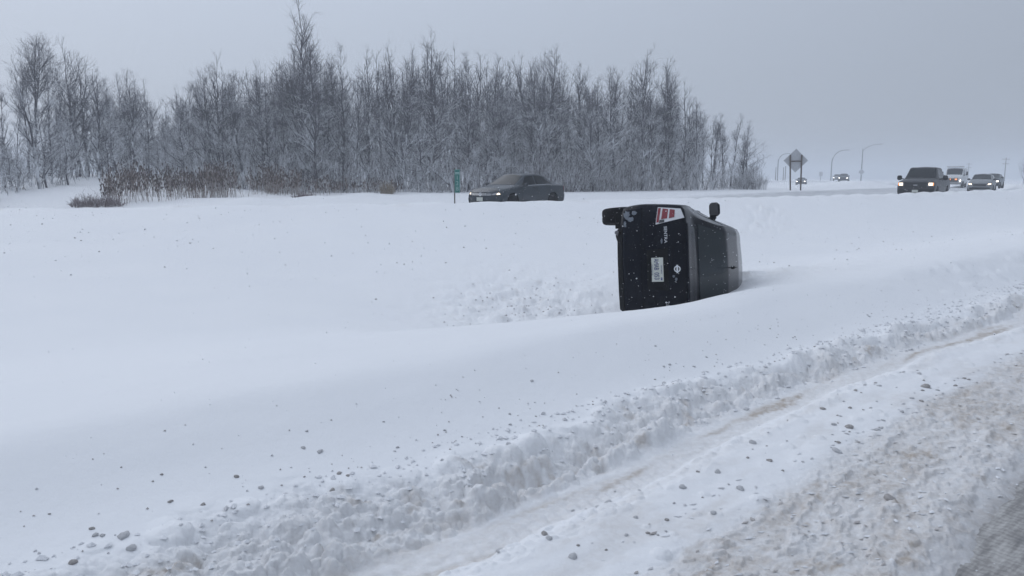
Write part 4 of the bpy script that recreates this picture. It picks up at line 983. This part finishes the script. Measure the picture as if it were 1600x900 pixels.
g = np.random.default_rng(11); placed = []
def try_spot(px, y, dmin):
    x = at_y(px, y)
    for (a, b) in placed:
        if (a - x) ** 2 + (b - y) ** 2 < dmin * dmin: return None
    placed.append((x, y)); return x
# trees that stand out from the rest
NOTABLE = [
    (62, 47, 66, 'wide2', 'tall dark bare tree, leftmost high crown above the snowy slope'),
    (126, 50, 72, 'wide1', 'broad crowned bare tree second from left above the snowy slope'),
    (213, 51, 118, 'wide3', 'leaning crooked bare tree standing alone in the thin left wood'),
    (345, 50, 92, 'wide1', 'bare tree with snowy drooping limb behind the dry weeds'),
    (472, 49, 12, 'tall', 'tallest bare tree, its forked tip rising above the whole wood'),
    (676, 51, 56, 'slim2', 'tall slim bare tree rising above the green marker'),
    (852, 53, 76, 'slim4', 'tall slim bare tree rising above the tail of the grey sedan'),
    (1003, 57, 86, 'slim0', 'first of two tall open bare trees near the right end of wood'),
    (1030, 57, 98, 'slim5', 'second of two tall open bare trees near the right end of wood'),
    (1050, 58, 114, 'slim6', 'slim bare tree just right of the two tall open trees'),
    (1068, 58, 132, 'slim3', 'leaning bare tree thinning out right of the two tall open trees'),
    (1090, 59, 156, 'slim1', 'short open bare tree where the wood thins out'),
    (1112, 59, 182, 'sapling0', 'thin bare sapling leaning right beyond the last tall trees'),
    (1140, 60, 186, 'sapling1', 'thin bare sapling second from the right end of the wood'),
    (1163, 61, 196, 'sapling2', 'last thin bare sapling at the right end of the wood'),
]
for px, y, top, kit, lab in NOTABLE:
    x = at_y(px, y); placed.append((x, y)); zb = gz0(x, y); plant('bare_tree', KIT[kit], lab, x, y, CAM_H + (278 - top) * y / FPX - zb, g.random() * 6.28 if 'sapling' not in kit else g.normal(0, .25), 'trees of the roadside wood')
ZONES = [(-60, 40, 'the wood at the far left edge'), (40, 110, 'the thin wood around the leftmost high crown'),
         (110, 190, 'the thin wood above the reddish shrub'), (190, 270, 'the wood behind the left half of the weeds'),
         (270, 370, 'the wood behind the right half of the weeds'), (370, 480, 'the wood between weeds and tallest tree'),
         (480, 590, 'the dense wood just right of the tallest tree'), (590, 700, 'the dense wood left of the green marker'),
         (700, 800, 'the wood behind the front of the grey sedan'), (800, 900, 'the wood behind the tail of the grey sedan'),
         (900, 970, 'the wood above the wheel of the overturned car'), (970, 1040, 'the wood around the two tall open trees'),
         (1040, 1100, 'the wood where its height starts falling'), (1100, 1185, 'the low tapering right end of the wood')]
COUNT = [13, 13, 16, 16, 22, 24, 26, 26, 25, 24, 19, 17, 13, 9]
slims = [f'slim{i}' for i in range(7)] + ['wide0', 'wide1', 'wide3', 'slim1', 'slim3']
for (a, b, lab), cnt in zip(ZONES, COUNT):
    n = 0; guard = 0
    while n < cnt and guard < 4000:
        guard += 1; px = g.uniform(a, b); depth = g.random() ** 1.3 * (24 if b > 300 else 20); y = np.interp(px, FR_PX, FR_Y) + depth
        x = try_spot(px, y, .75 if depth < 6 else .9)
        if x is None: continue
        zb = gz0(x, y); h = tree_height(px, y, zb, (g.uniform(.62, .97) if px < 1040 else g.uniform(.8, 1.0)) if g.random() < .8 else g.uniform(.4, .65))
        if depth < 3 and g.random() < .35: h *= .62; kit = f'low{g.integers(3)}'
        elif h < 6.2: kit = f'sapling{g.integers(3)}' if g.random() < .6 else f'low{g.integers(3)}'
        else: kit = slims[g.integers(len(slims))]
        size = 'tall' if h > 8.3 else ('middling' if h > 5.8 else 'short'); form = {'s': 'slim', 'w': 'wide crowned', 'l': 'bushy'}[kit[0]] if not kit.startswith('sap') else 'sapling like'
        row = 'fronting' if depth < 3.5 else ('inside' if depth < 9 else 'deep in')
        plant('bare_tree', KIT[kit], f'{size} {form} bare tree {row} {lab}', x, y, h, g.random() * 6.28, 'trees of the roadside wood', sx=g.uniform(.85, 1.15), z=zb); n += 1

def deep_wood():
    # the far inside of the wood, where stems merge into one grey mass
    g = np.random.default_rng(61); parts = []
    for i in range(190):
        px = g.uniform(230, 1060); y = np.interp(px, FR_PX, FR_Y) + g.uniform(20, 44); x = at_y(px, y); z = gz0(x, y); h = tree_height(px, y, z, g.uniform(.5, .86))
        k = 6; S = grow(np.array([[x, y, z - .1]]), np.array([[g.normal(0, .04), g.normal(0, .04), 1.]]), np.array([h]), k, np.array([.3]), .03, g); RS = (.09 * (1 - .85 * np.linspace(0, 1, k)))[None]
        m = 30; u = g.uniform(.06, .97, m); p, T, r = on_lines(S, RS, np.zeros(m, int), u); d = side_dirs(T, np.radians(g.uniform(30, 70, m)), g); L = h * .22 * (1.1 - u) ** .5 * g.uniform(.5, 1.2, m) + .2
        B = grow(p, d, L, 4, g.uniform(.2, 1.2, m), .1, g); RB = np.full((m, 4), .022) * np.array([1, .8, .6, .3])
        m2 = 130; idx = g.integers(0, m, m2); p, T, r = on_lines(B, RB, idx, g.uniform(.2, 1, m2)); C = grow(p, side_dirs(T, np.radians(g.uniform(25, 65, m2)), g), g.uniform(.3, 1.0, m2), 3, g.uniform(.2, .9, m2), .12, g); RC = np.full((m2, 3), .012) * np.array([1, .8, .5])
        parts += [tubes(S, RS, 4), tubes(B, RB, 3), tubes(C, RC, 3)]
    v, f = join_tubes(parts); o = obj('deep_wood', mesh_np('deep_wood', v, [f], False, [M['twig']])); tag(o, 'hazy grey mass of bare trees at the back of the wood', 'wood', kind='stuff')
deep_wood()
x_ = at_y(1599, 150); plant('bare_tree', KIT['wide1'], 'hazy far bare tree cut by the right edge of view', x_, 150, 6.2, .4, 'far trees')

def leaning_trunk():
    # snow covered dead trunk leaning low through the wood, left of the marker
    y = 48.5; s = y / FPX; P = np.array([[at_y(704, y), y - .5, CAM_H + (278 - 288) * s], [at_y(680, y), y - .2, CAM_H + (278 - 268) * s], [at_y(655, y), y, CAM_H + (278 - 250) * s], [at_y(636, y), y + .2, CAM_H + (278 - 236) * s]])
    z0 = gz0(P[0, 0], P[0, 1]); root = thing('leaning_dead_tree', 'snow covered dead trunk leaning left, just left of the green marker', 'tree', (P[0, 0], P[0, 1], z0)); Q = P - np.array([P[0, 0], P[0, 1], z0])
    Q = np.concatenate([[[.25, 0, -.3]], Q])
    MB().tube(Q, [.11, .10, .085, .06, .03], 8).build('trunk', M['bark'], root)
    sn = MB(); [sn.tube([Q[1] + (Q[-1] - Q[1]) * a + np.array([.02, -.01, .05]), Q[1] + (Q[-1] - Q[1]) * (a + .05) + np.array([.02, -.01, .06 + .05 * math.sin(9 * a)]), Q[1] + (Q[-1] - Q[1]) * (a + .11) + np.array([.02, -.01, .05])], [.02, .055 - .03 * a, .02], 6) for a in (.0, .10, .22, .31, .45, .53, .66, .80)]; sn.build('snow_cap', M['snow_cap'], root)
    gg = np.random.default_rng(5); idx = np.zeros(9, int); u = gg.uniform(.4, 1, 9); p, T, r = on_lines(Q[None], np.full((1, 5), .06), idx, u); d = side_dirs(T, np.radians(gg.uniform(30, 60, 9)), gg)
    v, f = tubes(grow(p, d, gg.uniform(.5, 1.4, 9), 5, np.full(9, .4), .1, gg), np.full((9, 5), .018), 4); obj('crown', mesh_np('crown', v, [f], True, [M['twig']]), root)
M['snow_cap'] = mat('snow_cap', (.82, .84, .87), .8, vary=.04)
leaning_trunk()

def undergrowth():
    # thickets at the foot of the wood: thin stems with side shoots, too tangled to count
    g = np.random.default_rng(31); n = 3600; px = np.concatenate([g.uniform(-50, 1000, 2500), g.uniform(880, 1188, 1100)]); dep = g.random(n) ** 1.6 * 14 - .8
    y = np.interp(px, FR_PX, FR_Y) + dep; x = at_y(px, y); z = ground(x, y, False)[0]
    keep = (px > 270) | (dep > 1.0); px, x, y, z = px[keep], x[keep], y[keep], z[keep]; n = len(px)
    h = g.uniform(.7, 3.4, n) * np.interp(px, [-50, 150, 300, 1000, 1100, 1190], [.8, .75, 1, 1, .75, .5]); d = np.stack([g.normal(0, .32, n), g.normal(0, .32, n), np.ones(n)], -1); d /= np.linalg.norm(d, axis=1, keepdims=True)
    S = grow(np.stack([x, y, z - .05], -1), d, h, 5, g.uniform(-.5, .6, n), .12, g); RS = np.full((n, 5), .012) * np.array([1, .9, .75, .6, .35]) * (.6 + h * .25)[:, None]
    m = n * 7; idx = g.integers(0, n, m); u = g.uniform(.15, 1, m); p, T, r = on_lines(S, RS, idx, u); d = side_dirs(T, np.radians(g.uniform(30, 75, m)), g); L = g.uniform(.15, .6, m) * h[idx] * .55
    B = grow(p, d, L, 4, g.uniform(-.2, .6, m), .15, g); RB = np.full((m, 4), .0065) * np.array([1, .85, .7, .5])
    v, f = join_tubes([tubes(S, RS, 3), tubes(B, RB, 3)])
    o = obj('undergrowth', mesh_np('undergrowth', v, [f], False, [M['brush']])); tag(o, 'tangled snow dusted undergrowth along the foot of the wood', 'undergrowth', kind='stuff')
undergrowth()

def dry_weeds():
    g = np.random.default_rng(41); n = 1200; px = np.concatenate([160 + 310 * g.random(950), g.uniform(300, 620, n - 950)]); 
    px = px[~((px > 356) & (px < 408) & (g.random(n) < .6))]; n = len(px); front = np.interp(px, [160, 230, 300, 470, 620], [33.2, 35, 37.5, 41.5, 44]); y = front + g.random(n) ** 1.2 * 6; x = at_y(px, y); kp = (fbm(x * .5, y * .5, 3, 56) > -.12 + .25 * (g.random(n) - .5)); px, x, y = px[kp], x[kp], y[kp]; n = len(px); z = ground(x, y, False)[0]
    h = (.65 + .5 * sst(fbm(x * .35, y * .35, 2, 57), -.4, .4)) * g.uniform(.65, 1.6, n) * np.interp(px, [160, 200, 420, 470, 620], [.7, 1, 1, .75, .45]); d = np.stack([g.normal(0, .13, n), g.normal(0, .13, n), np.ones(n)], -1); d /= np.linalg.norm(d, axis=1, keepdims=True)
    S = grow(np.stack([x, y, z - .04], -1), d, h, 4, g.uniform(-.3, .3, n), .05, g); RS = np.full((n, 4), .0095) * np.array([1, .9, .8, .7])
    m = n * 5; idx = g.integers(0, n, m); u = g.uniform(.35, .95, m); p, T, r = on_lines(S, RS, idx, u); dd = side_dirs(T, np.radians(g.uniform(25, 50, m)), g); B = grow(p, dd, g.uniform(.14, .40, m), 3, g.uniform(.3, 1.2, m), .05, g); RB = np.full((m, 3), .0065)
    v, f = join_tubes([tubes(S, RS, 3), tubes(B, RB, 3)])
    o = obj('dry_weeds', mesh_np('dry_weeds', v, [f], False, [M['weed']])); tag(o, 'patch of tall dry brown weeds with dark seed heads on the snow', 'weeds', kind='stuff')
    tips = np.concatenate([S[:, -1], B[:, -1]]); tips = tips[g.random(len(tips)) < .62]; k = len(tips); hh = g.uniform(.05, .13, k); rr = g.uniform(.018, .04, k)
    oct_ = np.array([(0, 0, 1), (1, 0, .2), (0, 1, .2), (-1, 0, .2), (0, -1, .2), (0, 0, -1.)]); V = tips[:, None] + oct_[None] * np.stack([rr, rr, hh], -1)[:, None]
    F = np.array([(0, 1, 2), (0, 2, 3), (0, 3, 4), (0, 4, 1), (5, 2, 1), (5, 3, 2), (5, 4, 3), (5, 1, 4)])[None] + (np.arange(k) * 6)[:, None, None]
    q = obj('seed_heads', mesh_np('seed_heads', V.reshape(-1, 3), [F.reshape(-1, 3)], True, [M['seed_head']]), o); q['kind'] = 'stuff'
dry_weeds()

def shrub(px, y, r, h, m, label, n=420, name='low_shrub', up=.5, spread=1.0):
    x = at_y(px, y); g = np.random.default_rng(int(px)); z = gz0(x, y); root = thing(name, label, 'shrub', (x, y, z))
    a = g.random(n) * 6.28; q = np.sqrt(g.random(n)); d = np.stack([np.cos(a) * q * spread, np.sin(a) * q * spread, np.ones(n) * .75], -1); d /= np.linalg.norm(d, axis=1, keepdims=True)
    a2 = g.random(n) * 6.28; q2 = np.sqrt(g.random(n)) * r; b = np.stack([np.cos(a2) * q2, np.sin(a2) * q2, np.full(n, -.05)], -1); d[:, :2] = .5 * d[:, :2] + .3 * g.normal(0, .5, (n, 2)); d /= np.linalg.norm(d, axis=1, keepdims=True)
    S = grow(b, d, g.uniform(.25, 1, n) * h * (1.05 - .6 * (q2 / r) ** 2), 4, np.full(n, up), .12, g)
    RS = np.full((n, 4), .008) * np.array([1, .8, .6, .4]); mm = n * 5; idx = g.integers(0, n, mm); u = g.uniform(.3, 1, mm); p, T, rr = on_lines(S, RS, idx, u)
    B = grow(p, side_dirs(T, np.radians(g.uniform(25, 60, mm)), g), g.uniform(.08, .3, mm) * h, 3, np.full(mm, .3), .15, g)
    v, f = tubes(S, RS, 3); obj('stems', mesh_np('stems', v, [f], False, [m]), root); v, f = tubes(B, np.full((mm, 3), .0045), 3); obj('twigs', mesh_np('twigs', v, [f], False, [m]), root)
M['red_brush'] = bark('red_brush', (.13, .085, .085), .25)
shrub(150, 33.0, 1.0, .75, M['red_brush'], 'low reddish brown shrub at the left end of the dry weeds', 330, spread=1.5)
shrub(605, 44.0, .42, .95, M['tuft'], 'tan tuft of dry grass at the foot of the dense wood', 90, 'grass_tuft', spread=.45)
shrub(475, 40.0, .6, .5, M['red_brush'], 'small brown shrub on the snow right of the dry weeds', 160, spread=1.3)
shrub(1170, 60.0, 1.3, 2.1, M['brush'], 'bushy grey shrub ending the wood on the right', 260, spread=.9)
# ------------------------------------------------------------------ clods of snow and falling flakes
def clod_mesh(seed, mt):
    g = np.random.default_rng(seed); import bmesh
    bm = bmesh.new(); bmesh.ops.create_icosphere(bm, subdivisions=2, radius=1.0)
    for v in bm.verts:
        c = np.array(v.co); n = 1 + .22 * math.sin(c[0] * 3.1 + seed) * math.cos(c[1] * 2.7 + seed * 2) + g.normal(0, .06); v.co = Vector(c * n * np.array([1.15, .95, .62]))
    me = bpy.data.meshes.new('clod'); bm.to_mesh(me); bm.free(); me.materials.append(mt)
    me.polygons.foreach_set('use_smooth', np.full(len(me.polygons), True)); return me
M['clod'] = mat('clod', (.60, .605, .62), .9, vary=.2, scale=2.2, bump=.6, bscale=6)
M['dirty_clod'] = mat('dirty_clod', (.42, .40, .39), .9, vary=.4, scale=2.0, bump=.6, bscale=6)
M['white_clod'] = mat('white_clod', (.76, .77, .79), .85, vary=.08)
CL = [clod_mesh(i, M['clod']) for i in range(4)] + [clod_mesh(i + 4, M['dirty_clod']) for i in range(3)]
def clod_at(x, y, r, k, label, gidx):
    z = gz(x, y); o = obj('snow_clod', CL[k], None, (x, y, z + r * .05), (random.uniform(-.3, .3), random.uniform(-.3, .3), random.uniform(0, 6.28))); o.scale = (r, r, r)
    return tag(o, label, 'snow clod', gidx)
def px_ground(px, py):
    d = px_ray(px, py); z = 0.0; p = None
    for _ in range(40):
        k = (z - CAM_H) / d[2]; p = d * k; z = .6 * z + .4 * gz(p[0], p[1])
    return p[0], p[1]
SINGLE = [(193, 838, .052, 2, 'largest round snow clod on the smooth bank at lower left'), (205, 857, .045, 0, 'pale snow clod at the edge of the rough snow, lower left'),
          (114, 879, .040, 5, 'grey snow clod near the bottom left corner'), (408, 762, .034, 1, 'grey snow clod on the bank, rightmost of its scattered cluster'),
          (370, 745, .032, 5, 'small dark snow clod in the scattered cluster on the bank'), (1307, 705, .060, 1, 'large rounded snow clod on the powdery strip, right foreground'),
          (1157, 764, .050, 3, 'large snow clod in the middle of the powdery strip'), (1327, 668, .065, 5, 'brownish snow block on the lip beside the wheel track'),
          (1446, 605, .085, 5, 'flat dirty snow block beside the packed brown lane'), (1390, 780, .060, 6, 'dirty upturned ice slab in the packed brown lane'),
          (1115, 802, .036, 0, 'pale snow clod low on the powdery strip'), (530, 740, .030, 6, 'dirty brown lump at the left end of the rough snow'),
          (500, 706, .035, 2, 'grey snow clod alone on the bank above the rough snow'), (520, 765, .034, 4, 'dark lump in the pit of the ploughed edge')]
for px, py, r, k, lab in SINGLE:
    x, y = px_ground(px, py); clod_at(x, y, r * .46, k, lab, 'larger snow clods')
def scatter():
    g = np.random.default_rng(77)
    bands = [(130, 2.05, 2.6, -1, 7, 'small snow clod scattered on the powdery strip beside the wheel track', .007, .022),
             (90, 3.45, 4.05, -2.6, 9, 'small grey snow clod scattered on the smooth ploughed bank', .006, .015)]
    rest = []
    for n, t0, t1, s0, s1, lab, ra, rb in bands:
        for i in range(n):
            s = g.uniform(s0, s1); t = t0 + (t1 - t0) * g.random() ** 1.4; p = RD * s + RN * t
            where = 'nearest the camera' if s < 1.5 else ('in the middle distance' if s < 5 else 'towards the overturned car'); clod_at(p[0], p[1], ra + (rb - ra) * g.random() ** 2, int(g.integers(7)), lab + ', ' + where, lab)
    # crumbs too small and many to count
    S = np.concatenate([g.uniform(-3, 14, 2600), g.uniform(-3, 14, 1400), g.uniform(-3, 16, 500), g.uniform(4, 60, 420)]); T = np.concatenate([g.uniform(2.95, 3.55, 2600), g.uniform(1.2, 2.2, 1400), 3.4 + .9 * g.random(500) ** 2, np.zeros(420)])
    x = S * RD[0] + T * RN[0]; y = S * RD[1] + T * RN[1]
    far = slice(4500, 4920); u = g.uniform(-15, 13, 420); yy = 12 + 14 * g.random(420) ** .6; x[far] = u * yy / 18; y[far] = yy; x[4500:4660] = g.normal(.4, .9, 160); y[4500:4660] = g.normal(12.4, 1.2, 160)
    n = len(x); r = np.concatenate([.004 + .020 * g.random(2600) ** 2.2, g.uniform(.006, .022, 1400), g.uniform(.003, .009, 500), g.uniform(.010, .028, 420)]); r[4500:4660] *= .8 
    z = ground(x, y)[0]; octv = np.array([(0, 0, .8), (1, .1, .1), (.2, 1, 0), (-.9, .2, .1), (.1, -1, .1), (0, 0, -.7)])
    th = g.random(n) * 6.28; th[2600:4000] = (math.pi / 2 - RA) + g.normal(0, .6, 1400); c, s = np.cos(th), np.sin(th); jit = g.uniform(.7, 1.3, (n, 6, 1)); V = octv[None] * jit; V[2600:4000] *= np.array([1.3, .55, .22]); V[:2600] *= np.array([1.2, .8, .7]); X = V[..., 0] * c[:, None] - V[..., 1] * s[:, None]; Y = V[..., 0] * s[:, None] + V[..., 1] * c[:, None]
    V = np.stack([X, Y, V[..., 2]], -1) * r[:, None, None] + np.stack([x, y, z + r * .15], -1)[:, None]
    F = np.array([(0, 1, 2), (0, 2, 3), (0, 3, 4), (0, 4, 1), (5, 2, 1), (5, 3, 2), (5, 4, 3), (5, 1, 4)])[None] + (np.arange(n) * 6)[:, None, None]
    fm = (g.random(n) < np.repeat([.06, .35, .5, .6], [2600, 1400, 500, 420])).astype(int); wh = np.zeros(n, bool); wh[:2600] = g.random(2600) < .85; wh[2600:4000] = g.random(1400) < .55; fm = np.repeat(np.where(wh, 2, fm), 8)
    o = obj('snow_crumbs', mesh_np('snow_crumbs', V.reshape(-1, 3), [F.reshape(-1, 3)], False, [M['clod'], M['dirty_clod'], M['white_clod']], fm)); tag(o, 'fine crumbs of grey snow strewn over the roadside', 'snow crumbs', kind='stuff')
scatter()
def flakes():
    g = np.random.default_rng(99); n = 9000; p = np.stack([g.uniform(-9, 10, n), 2.2 + 12 * g.random(n) ** .8, g.uniform(-.2, 1.62, n)], -1)
    p = p[np.abs(p[:, 0]) < p[:, 1] * .8]; p = p[p[:, 2] > ground(p[:, 0], p[:, 1])[0] + .05]; n = len(p); r = g.uniform(.0022, .0046, n)
    octv = np.array([(0, 0, .8), (1, .1, .1), (.2, 1, 0), (-.9, .2, .1), (.1, -1, .1), (0, 0, -.8)]); V = p[:, None] + octv[None] * r[:, None, None]
    F = np.array([(0, 1, 2), (0, 2, 3), (0, 3, 4), (0, 4, 1), (5, 2, 1), (5, 3, 2), (5, 4, 3), (5, 1, 4)])[None] + (np.arange(n) * 6)[:, None, None]
    o = obj('snowflakes', mesh_np('snowflakes', V.reshape(-1, 3), [F.reshape(-1, 3)], True, [M['snow_cap']])); tag(o, 'small snowflakes falling through the air', 'snowflakes', kind='stuff')
flakes()
# ------------------------------------------------------------------ the snowy air
def haze():
    m = bpy.data.materials.new('snowy_air'); m.use_nodes = True; t = m.node_tree; t.nodes.clear()
    o = t.nodes.new('ShaderNodeOutputMaterial'); v = t.nodes.new('ShaderNodeVolumePrincipled')
    v.inputs['Color'].default_value = (.84, .88, .93, 1); v.inputs['Density'].default_value = .0025; v.inputs['Anisotropy'].default_value = .0
    t.links.new(v.outputs[0], o.inputs['Volume'])
    b = MB().box((0, 0, 7.5), (2700, 2700, 22)).mesh('haze', m, False)
    h = obj('haze', b); h['kind'] = 'stuff'; h['label'] = 'pale haze of falling snow over the whole place'; h['category'] = 'haze'
haze()
